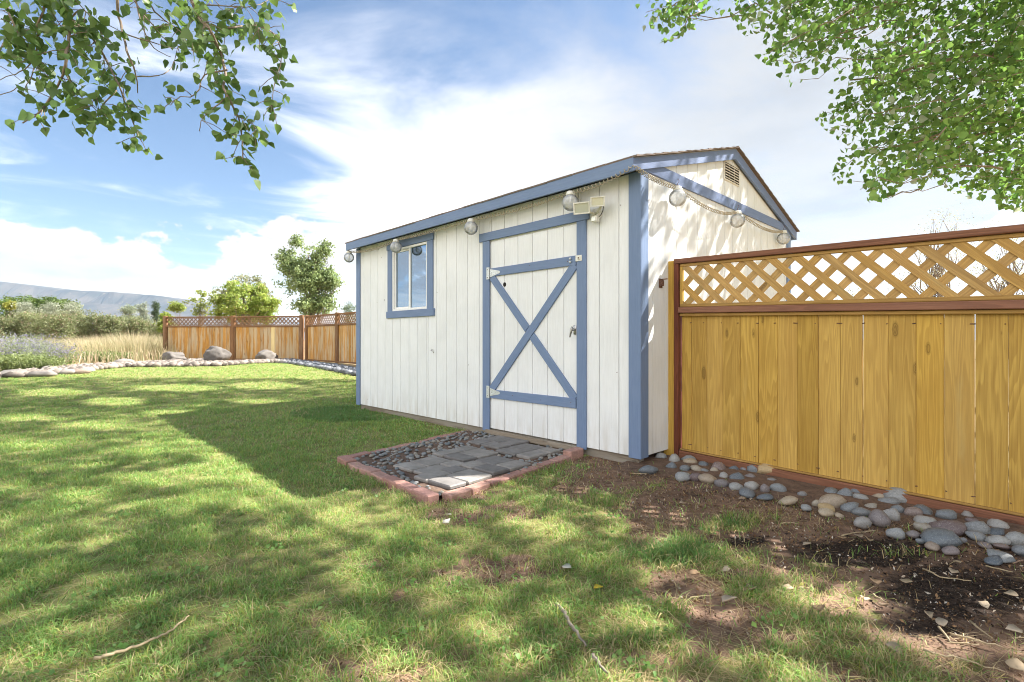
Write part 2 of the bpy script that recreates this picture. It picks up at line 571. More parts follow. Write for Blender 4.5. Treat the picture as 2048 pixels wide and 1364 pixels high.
M_LENS, t, b, out = mat('floodlight_lens')
b.inputs['Base Color'].default_value = (0.55, 0.57, 0.52, 1); b.inputs['Roughness'].default_value = 0.12; b.inputs['Metallic'].default_value = 0.35


def stone_mat(name, ramp, rough=0.62, scale=22.0, bmp=0.25, vein=0.0):
    m, t, b, _ = mat(name)
    v, rnd = obj_coord(t)
    c = t.ramp(rnd, ramp)
    n = t.noise(v, scale, 6, 0.65)
    n2 = t.noise(v, scale * 0.22, 3, 0.5)
    hs = t.n('ShaderNodeHueSaturation')
    t.put(hs.inputs['Value'], t.mapr(t.m('ADD', t.m('MULTIPLY', n, 0.6), t.m('MULTIPLY', n2, 0.4)), 0.3, 0.7, 0.62, 1.3, False)); t.put(hs.inputs['Color'], c)
    c = hs.outputs[0]
    if vein:
        c = t.mix(t.mapr(t.m('ABSOLUTE', t.m('SUBTRACT', n2, 0.5)), 0.0, 0.012, vein, 0.0), c, (0.7, 0.68, 0.64))
    t.put(b.inputs['Base Color'], c)
    b.inputs['Roughness'].default_value = rough
    bump(t, b, n, bmp, 0.006)
    return m


RIVER = [(p_, tuple(q_ * 0.85 for q_ in c_)) for p_, c_ in [(0.0, (0.15, 0.175, 0.20)), (0.18, (0.29, 0.30, 0.305)), (0.32, (0.095, 0.12, 0.15)), (0.46, (0.36, 0.36, 0.35)), (0.56, (0.13, 0.09, 0.095)), (0.66, (0.25, 0.265, 0.275)), (0.76, (0.42, 0.345, 0.245)), (0.86, (0.22, 0.17, 0.165)), (1.0, (0.19, 0.215, 0.24))]]
RIVER_OLD = [(0.0, (0.16, 0.175, 0.19)), (0.18, (0.27, 0.275, 0.27)), (0.32, (0.12, 0.14, 0.16)), (0.46, (0.33, 0.325, 0.31)), (0.56, (0.15, 0.115, 0.115)), (0.66, (0.24, 0.25, 0.25)), (0.76, (0.36, 0.30, 0.22)), (0.86, (0.25, 0.19, 0.17)), (1.0, (0.20, 0.215, 0.225))]
M_RIVER = stone_mat('river_stone', RIVER, 0.6, 24, 0.2, 0.5)
M_TANST = stone_mat('tan_sandstone', [(0, (0.42, 0.31, 0.17)), (1, (0.46, 0.36, 0.22))], 0.8, 18, 0.4)
M_PEBB = stone_mat('pad_pebble', [(0.0, (0.15, 0.17, 0.185)), (0.3, (0.26, 0.26, 0.255)), (0.55, (0.12, 0.14, 0.155)), (0.75, (0.30, 0.27, 0.225)), (1.0, (0.19, 0.205, 0.21))], 0.65, 30, 0.2)
M_PALER = stone_mat('pale_field_rock', [(0.0, (0.23, 0.195, 0.165)), (0.4, (0.29, 0.26, 0.23)), (0.7, (0.16, 0.145, 0.13)), (1.0, (0.26, 0.195, 0.155))], 0.85, 9, 0.5)
M_BOULD = stone_mat('pitted_lava_boulder', [(0.0, (0.12, 0.108, 0.098)), (1.0, (0.165, 0.15, 0.135))], 0.9, 16, 1.0)
M_BRICK = stone_mat('pink_concrete_brick', [(0.0, (0.34, 0.18, 0.145)), (0.4, (0.42, 0.25, 0.205)), (0.7, (0.30, 0.16, 0.135)), (1.0, (0.38, 0.21, 0.18))], 0.9, 60, 0.4)
M_PAVER = stone_mat('charcoal_slate_paver', [(0.0, (0.20, 0.185, 0.17)), (0.35, (0.27, 0.25, 0.23)), (0.7, (0.16, 0.15, 0.145)), (1.0, (0.23, 0.215, 0.20))], 0.72, 14, 0.5)

M_TINTED = {}


def tint_mat(name, rough=0.7, trans=0.0, spec=0.25):
    """leaf-like matter whose own colour sits in the vertex attribute 'tint'"""
    m, t, b, out = mat(name)
    a = t.n('ShaderNodeAttribute', attribute_name='tint').outputs['Color']
    t.put(b.inputs['Base Color'], a)
    b.inputs['Roughness'].default_value = rough
    b.inputs['Specular IOR Level'].default_value = spec
    if trans:
        tl = t.n('ShaderNodeBsdfTranslucent')
        hs = t.n('ShaderNodeHueSaturation'); hs.inputs['Hue'].default_value = 0.495; hs.inputs['Saturation'].default_value = 1.08; hs.inputs['Value'].default_value = 1.5
        t.put(hs.inputs['Color'], a); t.put(tl.inputs[0], hs.outputs[0])
        mx = t.n('ShaderNodeMixShader'); mx.inputs[0].default_value = trans
        t.put(mx.inputs[1], b.outputs[0]); t.put(mx.inputs[2], tl.outputs[0]); t.put(out.inputs[0], mx.outputs[0])
    return m


M_GRASS = tint_mat('grass_blade', 0.55, 0.42, 0.35)
M_LEAFT = tint_mat('tree_foliage', 0.5, 0.40, 0.4)
M_LITT = tint_mat('litter', 0.85, 0.0, 0.2)


def leaf_mat(name, cols):
    m, t, b, out = mat(name)
    v, rnd = obj_coord(t)
    c = t.ramp(rnd, cols)
    y = t.n('ShaderNodeTexCoord').outputs['Object']
    n = t.noise(y, 60, 3)
    c = t.mix(t.mapr(n, 0.3, 0.7, 0, 0.25), c, (0.10, 0.16, 0.05))
    t.put(b.inputs['Base Color'], c); b.inputs['Roughness'].default_value = 0.36; b.inputs['Specular IOR Level'].default_value = 0.5
    tl = t.n('ShaderNodeBsdfTranslucent')
    hs = t.n('ShaderNodeHueSaturation'); hs.inputs['Hue'].default_value = 0.485; hs.inputs['Value'].default_value = 1.6; t.put(hs.inputs['Color'], c); t.put(tl.inputs[0], hs.outputs[0])
    mx = t.n('ShaderNodeMixShader'); mx.inputs[0].default_value = 0.40
    t.put(mx.inputs[1], b.outputs[0]); t.put(mx.inputs[2], tl.outputs[0]); t.put(out.inputs[0], mx.outputs[0])
    return m


M_CLEAF = leaf_mat('cottonwood_leaf', [(0.0, (0.085, 0.155, 0.05)), (0.4, (0.13, 0.22, 0.065)), (0.75, (0.18, 0.275, 0.075)), (1.0, (0.17, 0.235, 0.12))])
M_BARK = simple('cottonwood_bark', (0.21, 0.165, 0.125), 0.9, 0, 0.35, 35, 0.7)
M_TWIG = simple('grey_brown_twig', (0.24, 0.185, 0.14), 0.8, 0, 0.25, 40, 0.3)
M_STICK = simple('dry_bare_stick', (0.36, 0.28, 0.17), 0.8, 0, 0.25, 40, 0.4)
M_STICKG = simple('grey_dead_stick', (0.24, 0.20, 0.16), 0.85, 0, 0.3, 40, 0.5)
M_DRYL = stone_mat('dry_fallen_leaf', [(0.0, (0.36, 0.27, 0.17)), (0.5, (0.43, 0.35, 0.26)), (1.0, (0.28, 0.18, 0.10))], 0.8, 30, 0.3)
M_YELL = simple('yellow_leaf', (0.75, 0.52, 0.03), 0.6, 0, 0.1)
M_WBIT = simple('bleached_leaf', (0.50, 0.47, 0.41), 0.8, 0, 0.1)

# ------------------------------------------------------------------ layout in plan
U = Vector((-0.695, 0.719, 0)); V = Vector((0.719, 0.695, 0))        # along the shed front (away, left) / along its side (away, right)
C0 = Vector((1.06, 4.18, 0))                                         # near corner of the shed
SHED_L, SHED_W = 4.92, 3.66
SHED_RZ = math.atan2(-U.y, -U.x)


def shed_pt(t_, s_, z=0.0):
    p = C0 + U * t_ + V * s_
    return Vector((p.x, p.y, z))


def to_shed(x, y):
    ax = np.asarray(x) - C0.x; ay = np.asarray(y) - C0.y
    return ax * U.x + ay * U.y, ax * V.x + ay * V.y


def in_poly(x, y, poly):
    x = np.asarray(x, float); y = np.asarray(y, float)
    r = np.zeros(x.shape, bool)
    n = len(poly)
    for i in range(n):
        x0, y0 = poly[i][0], poly[i][1]; x1, y1 = poly[(i + 1) % n][0], poly[(i + 1) % n][1]
        c = ((y0 > y) != (y1 > y)) & (x < (x1 - x0) * (y - y0) / ((y1 - y0) if y1 != y0 else 1e-9) + x0)
        r ^= c
    return r


EDGE_PX = [(-500, 800), (-300, 782), (-120, 765), (0, 757), (60, 754), (120, 748), (180, 741), (250, 735), (330, 734), (430, 733), (500, 728), (550, 726), (625, 735), (709, 752)]
EDGE = [on_ground(*p) for p in EDGE_PX]
LAWN = [(-14, 0.2), (-14, 6)] + [(p.x, p.y) for p in EDGE] + [(shed_pt(SHED_L, 1.5).x, shed_pt(SHED_L, 1.5).y), (C0.x, C0.y), (1.5, 4.4), (7, -2), (7, -5), (-14, -5)]
PAD = [shed_pt(0.60, -0.02), shed_pt(0.42, -1.80), shed_pt(1.87, -1.70), shed_pt(2.25, -0.02)]
FD = Vector((0.664, -0.748, 0))                                      # near fence runs this way
F0 = Vector((1.42, 4.53, 0))
FN = Vector((-0.748, -0.664, 0))                                     # its face towards the lawn


def blobs(px, py, lst):
    r = np.zeros(np.shape(px))
    for cx, cy, ax, ay, s in lst:
        q = ((px - cx) / ax) ** 2 + ((py - cy) / ay) ** 2
        r = np.maximum(r, s * np.exp(-q * 1.1))
    return r


DIRT_B = [(1380, 1005, 260, 62, 1.0), (1640, 1075, 270, 72, 1.0), (1880, 1150, 350, 130, 1.0), (1220, 960, 150, 42, 1.0), (1930, 1240, 270, 110, 1.0), (1560, 1130, 130, 36, 0.8), (1700, 1210, 150, 40, 0.8),
          (690, 1335, 95, 45, 0.85), (930, 1310, 130, 45, 0.62), (1290, 1320, 130, 42, 0.7), (1620, 1180, 120, 26, 0.65), (1420, 1240, 90, 22, 0.5),
          (560, 1140, 50, 18, 0.6), (500, 1085, 40, 12, 0.5), (590, 1155, 60, 14, 0.5), (1710, 1290, 110, 26, 0.55), (780, 980, 60, 14, 0.7), (250, 1050, 30, 10, 0.5), (1040, 1020, 60, 14, 0.4),
          (1060, 1345, 60, 20, 0.6), (440, 960, 30, 8, 0.4), (470, 1020, 26, 8, 0.4), (370, 1330, 40, 14, 0.3)]
MULCH_B = [(1720, 1105, 210, 44, 0.95), (1920, 1180, 230, 85, 1.0), (1380, 990, 150, 26, 0.45), (1300, 1010, 110, 16, 0.5), (1500, 1080, 70, 20, 0.8), (1850, 1245, 170, 36, 0.8), (1460, 1150, 40, 12, 0.4), (1600, 985, 90, 20, 0.6), (1420, 1000, 60, 14, 0.3)]
LUSH_B = [(1340, 1112, 120, 26, 1.0), (1468, 1050, 32, 12, 0.8), (1110, 1010, 110, 18, 0.45), (700, 830, 200, 26, 0.6), (1830, 1108, 60, 9, 0.35)]


def dirt_map(x, y):
    px, py = to_px(x, y, ground_z(x, y))
    near = (np.asarray(y) > 0.6) & (np.asarray(y) < 9)
    d = blobs(px, py, DIRT_B) * near
    n = fbm(np.asarray(x) * 2.6, np.asarray(y) * 2.6, 11, 4)
    n2 = fbm(np.asarray(x) * 11.0, np.asarray(y) * 11.0, 21, 4)
    fd = (np.asarray(x) - F0.x) * FN.x + (np.asarray(y) - F0.y) * FN.y
    along = (np.asarray(x) - F0.x) * FD.x + (np.asarray(y) - F0.y) * FD.y
    d = np.maximum(d, np.where(along > -0.5, ss(1.15, 0.55, fd + (n - 0.5) * 0.5), 0))
    lush = blobs(px, py, LUSH_B) * near
    bare = ss(0.54, 0.70, n * 0.65 + n2 * 0.35 + 0.10 * ss(-1.5, 1.5, x) * ss(5.5, 2.0, y)) * 0.8 * ss(7, 3.5, y) * (0.25 + 0.75 * ss(-2.0, 0.2, x))
    return np.clip(np.maximum(d * (0.75 + 0.6 * (n2 - 0.5)), bare) - lush * 0.9, 0, 1), np.clip(blobs(px, py, MULCH_B) * near * (0.55 + 0.9 * n), 0, 1)


# ------------------------------------------------------------------ ground
def axis_pts(segs):
    out = []
    for a, b, n in segs:
        out += list(np.linspace(a, b, n, endpoint=False))
    out.append(segs[-1][1])
    return np.array(out)


gx = axis_pts([(-12000, -600, 10), (-600, -60, 14), (-60, -14, 24), (-14, -5, 60), (-5, 5, 170), (5, 14, 30), (14, 60, 20), (60, 600, 14), (600, 12000, 10)])
gy = axis_pts([(-12000, -60, 8), (-60, -3, 16), (-3, 1, 14), (1, 7, 120), (7, 20, 90), (20, 60, 36), (60, 600, 26), (600, 12000, 14)])
GX, GY = np.meshgrid(gx, gy)
GXf, GYf = GX.ravel(), GY.ravel()
GZf = ground_z(GXf, GYf)
dm, mm = dirt_map(GXf, GYf)
inl = in_poly(GXf, GYf, LAWN)
GZf = GZf + np.where(inl & (np.hypot(GXf, GYf) < 9), 0.010 * (fbm(GXf * 6, GYf * 6, 5, 3) - 0.5) - 0.012 * dm, 0)
GZf = GZf + np.where(np.hypot(GXf, GYf) > 60, -0.3 + 1.0 * fbm(GXf * 0.01, GYf * 0.01, 8, 3), 0) * ss(60, 250, np.hypot(GXf, GYf)) * 0.8
nx, ny = len(gx), len(gy)
ii = (np.arange(ny - 1)[:, None] * nx + np.arange(nx - 1)[None, :]).ravel()
gme = mesh_np('ground', np.stack([GXf, GYf, GZf], 1), np.stack([ii, ii + 1, ii + 1 + nx, ii + nx], 1), 4,
              np.stack([dm, mm, inl.astype(float)], 1))
M_GROUND, t, b, _ = mat('lawn_and_soil')
a = t.n('ShaderNodeAttribute', attribute_name='tint').outputs['Color']
ar = t.n('ShaderNodeSeparateColor'); t.put(ar.inputs[0], a)
v = t.n('ShaderNodeTexCoord').outputs['Object']
n1 = t.noise(v, 1.3, 5, 0.6); n2 = t.noise(v, 14, 6, 0.65); n3 = t.noise(v, 70, 4, 0.6)
turf = t.mix(t.mapr(n2, 0.32, 0.68), (0.13, 0.155, 0.042), (0.25, 0.25, 0.095))
turf = t.mix(t.mapr(n3, 0.45, 0.75, 0, 0.4), turf, (0.24, 0.19, 0.10))
turf = t.mix(t.mapr(n1, 0.45, 0.75, 0, 0.5), turf, (0.20, 0.17, 0.085))
soil = t.mix(t.mapr(n2, 0.3, 0.7), (0.10, 0.062, 0.046), (0.27, 0.175, 0.125))
soil = t.mix(t.mapr(n3, 0.42, 0.75, 0, 0.5), soil, (0.31, 0.21, 0.14))
speck = t.mapr(t.noise(v, 190, 2, 0.5), 0.66, 0.72)
mul = t.mix(t.mapr(n3, 0.35, 0.65), (0.012, 0.009, 0.008), (0.05, 0.034, 0.026))
mul = t.mix(t.m('MULTIPLY', speck, 0.7), mul, (0.55, 0.50, 0.43))
fieldc = t.mix(t.mapr(n1, 0.3, 0.7), (0.36, 0.27, 0.155), (0.26, 0.215, 0.11))
c = t.mix(t.mapr(t.m('ADD', ar.outputs[0], t.m('MULTIPLY', t.m('SUBTRACT', n2, 0.5), 0.9)), 0.28, 0.50), turf, soil)
c = t.mix(t.mapr(t.m('ADD', ar.outputs[1], t.m('MULTIPLY', t.m('SUBTRACT', n2, 0.5), 1.1)), 0.40, 0.72), c, mul)
c = t.mix(ar.outputs[2], fieldc, c)
t.put(b.inputs['Base Color'], c)
b.inputs['Roughness'].default_value = 0.95
b.inputs['Specular IOR Level'].default_value = 0.15
bump(t, b, t.m('ADD', t.m('MULTIPLY', n3, 0.5), n2), 0.6, 0.012)
ground = link('ground', gme, M_GROUND, smooth=True)
tag(ground, kind='structure')

# ------------------------------------------------------------------ mesa on the skyline
ridge = [(-900, 525), (-400, 540), (-150, 548), (0, 557), (60, 566), (100, 573), (170, 575), (250, 580), (325, 587), (345, 594), (375, 600), (405, 610), (440, 620), (480, 630), (560, 640)]
DM = 5200.0
cols_ = np.arange(-900, 561, 8.0)
rpx = np.array([p[0] for p in ridge], float); rpy = np.array([p[1] for p in ridge], float)
MV = []; rows = 26
for cxp in cols_:
    top_z = CAMH + (CY - 6 - np.interp(cxp, rpx, rpy)) / F * DM
    top_z += 14 * (float(fbm(cxp * 0.04, 0.0, 31, 4)) - 0.5)
    for j in range(rows):
        f = j / (rows - 1)                               # 0 crest .. 1 foot
        dep = DM - 2000 * f ** 0.9
        cliff = 0.80 if f > 0.09 else 1.0 - 0.20 * (f / 0.09)
        gul = float(fbm(cxp * 0.035 + f * 1.2, f * 5, 41, 4)) - 0.5
        zz = top_z * (cliff * (1 - f) ** 1.35 if f > 0.09 else cliff * (1 - f) ** 1.35) + gul * 95 * f * (1 - f) * 2
        MV.append(((cxp - CX) / F * DM * (0.92 + 0.08 * dep / DM) + gul * 40, dep + gul * 200 * (1 - f), zz if j < rows - 1 else -20))
    MV.append(((cxp - CX) / F * DM, DM + 1500, top_z * 1.0))
rr = rows + 1
nC = len(cols_)
MF = [(i * rr + j, i * rr + j + 1, (i + 1) * rr + j + 1, (i + 1) * rr + j) for i in range(nC - 1) for j in range(rows - 1)]
MF += [(i * rr, (i + 1) * rr, (i + 1) * rr + rows, i * rr + rows) for i in range(nC - 1)]
M_MESA, t, b, _ = mat('mesa_rock_and_scrub')
v = t.n('ShaderNodeTexCoord').outputs['Object']
n1 = t.noise(v, 0.0035, 6, 0.6); n2 = t.noise(v, 0.02, 5, 0.6)
c = t.mix(t.mapr(n1, 0.35, 0.65), (0.035, 0.034, 0.027), (0.085, 0.072, 0.058))
c = t.mix(t.mapr(n2, 0.60, 0.75, 0, 0.7), c, (0.30, 0.24, 0.19))
t.put(b.inputs['Base Color'], c); b.inputs['Roughness'].default_value = 1.0; b.inputs['Specular IOR Level'].default_value = 0
mesa = link('mesa_hills', mesh('mesa_hills', MV, MF), M_MESA, smooth=False)
tag(mesa, kind='structure')

# ------------------------------------------------------------------ shed
shed = empty('garden_shed', C0, SHED_RZ)
tag(shed, 'white garden shed with blue trim, crossed door and shallow gable roof', 'shed')
Z0, ZT = 0.075, 2.45
GR = 0.2055
WIN = (3.055, 3.90, 1.446, 2.30)
DOOR = (0.655, 1.865, 0.083, 2.134)


def sbox(name, m, t0, t1, s0, s1, z0, z1, c=0.003, parent=shed):
    return MB().box((-t1, s0, z0), (-t0, s1, z1), c).build(name, m, parent)


# framed core walls, set back behind the siding; a hole is left for the window
core = MB()
for (t0, t1, z0, z1) in ((0.02, WIN[0] - 0.02, Z0 + 0.01, ZT), (WIN[1] + 0.02, SHED_L - 0.02, Z0 + 0.01, ZT), (WIN[0] - 0.02, WIN[1] + 0.02, Z0 + 0.01, WIN[2] - 0.01), (WIN[0] - 0.02, WIN[1] + 0.02, WIN[3] + 0.01, ZT)):
    core.box((-t1, 0.014, z0), (-t0, 0.10, z1), 0.001)
core.build('front_wall', M_WHITE, shed)
PITCH = 0.30
ZR = ZT + 0.02 + PITCH * SHED_W / 2
gab = [(0.014, Z0 + 0.01), (SHED_W - 0.014, Z0 + 0.01), (SHED_W - 0.014, ZT), (SHED_W / 2, ZR), (0.014, ZT)]
MB().prism(gab, 0, -0.10, -0.014).build('gable_wall', M_WHITE, shed)
MB().prism(gab, 0, -SHED_L + 0.014, -SHED_L + 0.10).build('gable_wall', M_WHITE, shed)
MB().box((-SHED_L + 0.02, SHED_W - 0.10, Z0), (-0.02, SHED_W - 0.012, ZT)).build('rear_wall', M_WHITE, shed)
MB().box((-SHED_L + 0.11, 0.11, Z0), (-0.11, SHED_W - 0.11, Z0 + 0.04)).build('shed_floor', M_INT, shed)
sk = MB()
for s0 in (0.03, 1.2, 2.4, SHED_W - 0.12):
    sk.box((-SHED_L + 0.03, s0, -0.06), (-0.03, s0 + 0.09, Z0 - 0.002), 0.004)
sk.build('skid_timber', M_SKID, shed)


def siding(name, t0, t1, z0, z1, face='front', sl=None):
    """one strip of grooved siding, its groove left open at both edges"""
    a, e = t0 + 0.0035, t1 - 0.0035
    if e - a < 0.01:
        return
    if face == 'front':
        MB().box((-e, -random.uniform(0, 0.0012), z0), (-a, 0.013, z1), 0.002).build(name, M_WHITE, shed)
    else:
        za = z1 if sl is None else sl(a)
        zb = z1 if sl is None else sl(e)
        d = random.uniform(0, 0.0012)
        poly = [(a, z0), (e, z0), (e, zb), (a, za)]
        if sl is not None and a < SHED_W / 2 < e:
            poly.insert(3, (SHED_W / 2, sl(SHED_W / 2)))
        MB().prism(poly, 0, -0.013 if face == 'gable' else -SHED_L - 0.001, d if face == 'gable' else -SHED_L + 0.013).build(name, M_WHITE, shed)


ts = [0.0] + [GR * k for k in range(1, 24)] + [SHED_L]
cuts = [((WIN[0] - 0.005, WIN[1] + 0.005), (WIN[2] - 0.005, WIN[3] + 0.005)), ((DOOR[0] - 0.01, DOOR[1] + 0.01), (Z0, DOOR[3] + 0.01))]
for i in range(len(ts) - 1):
    segs = [(ts[i], ts[i + 1], Z0, ZT)]
    for (ct0, ct1), (cz0, cz1) in cuts:
        ns = []
        for (a0, a1, b0, b1) in segs:
            if a1 <= ct0 or a0 >= ct1:
                ns.append((a0, a1, b0, b1)); continue
            if a0 < ct0: ns.append((a0, ct0, b0, b1))
            if a1 > ct1: ns.append((ct1, a1, b0, b1))
            m0, m1 = max(a0, ct0), min(a1, ct1)
            if b0 < cz0: ns.append((m0, m1, b0, cz0))
            if b1 > cz1: ns.append((m0, m1, cz1, b1))
        segs = ns
    for s_ in segs:
        siding('siding_board', *s_)
slope = lambda s: ZT + 0.02 + PITCH * (SHED_W / 2 - abs(s - SHED_W / 2)) - 0.005
gs = [0.0] + [GR * k for k in range(1, 18)] + [SHED_W]
for i in range(len(gs) - 1):
    siding('gable_siding_board', gs[i], gs[i + 1], Z0, ZT, 'gable', slope)
    siding('gable_siding_board', gs[i], gs[i + 1], Z0, ZT, 'far', slope)

# corner boards
P = 0.020
sbox('corner_board', M_BLUE, -P, 0.097, -P, -0.0015, Z0 - 0.012, ZT - 0.002)
MB().box((0.0015, -0.0015, Z0 - 0.010), (P, 0.105, ZT + 0.02), 0.003).build('corner_board', M_BLUE, shed)
sbox('corner_board', M_BLUE, SHED_L - 0.09, SHED_L + P, -P, -0.0015, Z0 - 0.012, ZT - 0.002)
MB().box((0.0015, SHED_W - 0.10, Z0 - 0.010), (P, SHED_W + P, ZT + 0.02), 0.003).build('corner_board', M_BLUE, shed)
MB().box((-SHED_L - P, -0.0015, Z0 - 0.010), (-SHED_L - 0.0015, 0.105, ZT), 0.003).build('corner_board', M_BLUE, shed)

# roof: two decks, courses of shingles, fascia and rake boards
OV, OG = 0.15, 0.045
for sd in (0, 1):
    def rs(s, dz=0.0):                                     # s measured from eave edge
        return (s, ZT + 0.085 + PITCH * min(s + OV, SHED_W / 2 + OV) - PITCH * OV + dz)
    e0, e1 = -OV, SHED_W / 2
    z_e, z_r = ZT + 0.045 - PITCH * OV + 0.045, ZT + 0.045 + PITCH * SHED_W / 2 + 0.045
    poly = [(e0, z_e), (e1, z_r), (e1, z_r + 0.02), (e0, z_e + 0.02)]
    if sd:
        poly = [(SHED_W - p, q) for p, q in poly]
    MB().prism(poly, 0, -SHED_L - OG, OG).build('roof_deck', M_SOFF, shed)
    for k in range(15):
        a0 = e0 - 0.025 + k * 0.142
        a1 = min(a0 + 0.20, e1 + 0.01)
        mb = MB()
        x = -SHED_L - OG - 0.035
        while x < OG + 0.03:
            x2 = min(x + random.uniform(0.26, 0.36), OG + 0.040)
            j = random.uniform(-0.006, 0.006); lz = 0.022 + random.uniform(0, 0.004)
            q0 = z_e + PITCH * (a0 + j - e0); q1 = z_e + PITCH * (a1 - e0)
            pl_ = [(a0 + j, q0 + lz), (a1, q1 + 0.021), (a1, q1 + 0.025), (a0 + j, q0 + lz + 0.015)]
            if sd:
                pl_ = [(SHED_W - p, q) for p, q in pl_]
            mb.prism(pl_, 0, x, x2 - 0.004)
            x = x2
        mb.build('shingle_course', M_SHIN, shed)
    # eave fascia
    y0, y1 = (-OV - 0.022, -OV) if not sd else (SHED_W + OV, SHED_W + OV + 0.022)
    MB().box((-SHED_L - OG, y0, z_e - 0.092), (OG + 0.001, y1, z_e + 0.019), 0.003).build('eave_fascia', M_BLUEX, shed)
    # soffit, hung under the deck
    pz = [(e0 + 0.001, z_e - 0.012), (0.03, z_e - 0.012 + PITCH * (OV + 0.03)), (0.03, z_e - 0.002 + PITCH * (OV + 0.03)), (e0 + 0.001, z_e - 0.002)]
    if sd:
        pz = [(SHED_W - p, q) for p, q in pz]
    MB().prism(pz, 0, -SHED_L - OG + 0.002, OG - 0.03).build('soffit', M_SOFF, shed)
    # rake boards on both gables
    for xa, xb in ((OG, OG - 0.022), (-SHED_L - OG, -SHED_L - OG + 0.022)):
        pr = [(e0 - 0.021, z_e - 0.088), (e1, z_r - 0.094), (e1, z_r + 0.016), (e0 - 0.021, z_e + 0.012)]
        if sd:
            pr = [(SHED_W - p, q) for p, q in pr]
        MB().prism(pr, 0, xa + (0.0012 if xa > 0 else -0.0012), xb).build('rake_board', M_BLUEY, shed)
MB().prism([(-OV + 0.002, ZT + 0.012), (SHED_W + OV - 0.002, ZT + 0.012), (SHED_W + OV - 0.002, ZT + 0.035), (SHED_W - 0.09, ZT + 0.112), (0.09, ZT + 0.112), (-OV + 0.002, ZT + 0.035)], 0, 0.0015, P + 0.002).build('gable_band', M_BLUEY, shed)

# louvred gable vent
vent = MB().box((0.0005, 1.622, 2.742), (0.012, 2.008, 2.945), 0.002).build('gable_vent', M_LOUV, shed)
for k in range(3):
    a0 = 1.640 + k * 0.120
    MB().box((0.0125, a0, 2.757), (0.0135, a0 + 0.110, 2.930), 0.0003).build('vent_shade_panel', M_DARK, vent)  # flat dark panel on the vent face, paints the shade inside the openings
    mb = MB()
    for j in range(6):
        z = 2.766 + j * 0.0285
        mb.prism([(a0, z), (a0 + 0.110, z), (a0 + 0.110, z + 0.009), (a0, z + 0.009)], 0, 0.0138, 0.018)
    mb.build('louver', M_LOUV, vent)

# window
fw = 0.03
tr_ = [('window_casing', M_BLUE, 2.93, 3.055, WIN[2] - 0.02, WIN[3] + 0.001), ('window_casing', M_BLUE, 3.90, 4.015, WIN[2] - 0.02, WIN[3] + 0.001), ('window_head', M_BLUEX, 2.915, 4.035, WIN[3] + 0.002, 2.403), ('window_sill', M_BLUEX, 2.900, 4.040, 1.352, WIN[2] - 0.001)]
wroot = MB()
for (t0, t1, z0, z1) in ((WIN[0], WIN[1], WIN[2], WIN[2] + fw), (WIN[0], WIN[1], WIN[3] - fw, WIN[3]), (WIN[0], WIN[0] + fw, WIN[2] + fw, WIN[3] - fw), (WIN[1] - fw, WIN[1], WIN[2] + fw, WIN[3] - fw)):
    wroot.box((-t1, -0.010, z0), (-t0, 0.06, z1), 0.003)
wroot = wroot.build('window', M_VINYL, shed)
for nm, mt, t0, t1, z0, z1 in tr_:
    dd = {'window_head': 0.024, 'window_sill': 0.026}.get(nm, 0.020)
    MB().box((-t1, -dd, z0), (-t0, -0.0015, z1), 0.003).build(nm, mt, wroot)
tm = 3.477
MB().box((-tm - 0.018, -0.004, WIN[2] + fw), (-tm + 0.018, 0.045, WIN[3] - fw), 0.003).build('mullion', M_VINYL, wroot)
for t0, t1, yy in ((WIN[0] + fw, tm - 0.016, 0.012), (tm + 0.016, WIN[1] - fw, 0.026)):
    MB().box((-t1, yy, WIN[2] + fw), (-t0, yy + 0.004, WIN[3] - fw), 0.0005).build('pane', M_GLASS, wroot)
sash = MB()
for (t0, t1, z0, z1) in ((tm + 0.018, WIN[1] - fw, WIN[2] + fw, WIN[2] + fw + 0.022), (tm + 0.018, WIN[1] - fw, WIN[3] - fw - 0.022, WIN[3] - fw), (WIN[1] - fw - 0.02, WIN[1] - fw, WIN[2] + fw + 0.022, WIN[3] - fw - 0.022)):
    sash.box((-t1, 0.014, z0), (-t0, 0.036, z1), 0.002)
sash.build('sash', M_VINYL, wroot)

# door
droot = MB().box((-DOOR[1] + 0.006, 0.018, DOOR[2]), (-DOOR[0] - 0.006, 0.05, DOOR[3] - 0.006), 0.002).build('door', M_WHITE, shed)
edges = [0.655, 0.824, 1.030, 1.236, 1.442, 1.648, 1.865]
for i in range(6):
    MB().box((-edges[i + 1] + (0.0035 if i < 5 else 0.007), 0.0035, DOOR[2] + 0.002), (-edges[i] - (0.0035 if i else 0.007), 0.019, DOOR[3] - 0.009), 0.002).build('door_board', M_WHITE, droot)
for nm, z0, z1 in (('door_rail', 1.742, 1.830), ('door_rail', 0.418, 0.510)):
    MB().box((-DOOR[1] + 0.010, -0.0165, z0), (-DOOR[0] - 0.010, 0.0030, z1), 0.003).build(nm, M_BLUEX, droot)


def brace(name, a, c, w_, dep, parent, e0=0.05, e1=0.05):
    a = Vector((a[0], 0, a[1])); c = Vector((c[0], 0, c[1]))
    L = (c - a).length
    ang = math.atan2(c.z - a.z, c.x - a.x)
    M = Matrix.Translation((a.x, dep, a.z)) @ Matrix.Rotation(-ang, 4, 'Y')
    o = MB().box((-e0, -0.0150, -w_ / 2), (L + e1, 0.003, w_ / 2), 0.003).build(name, M_BLUEX, parent)
    o.matrix_local = M
    return o


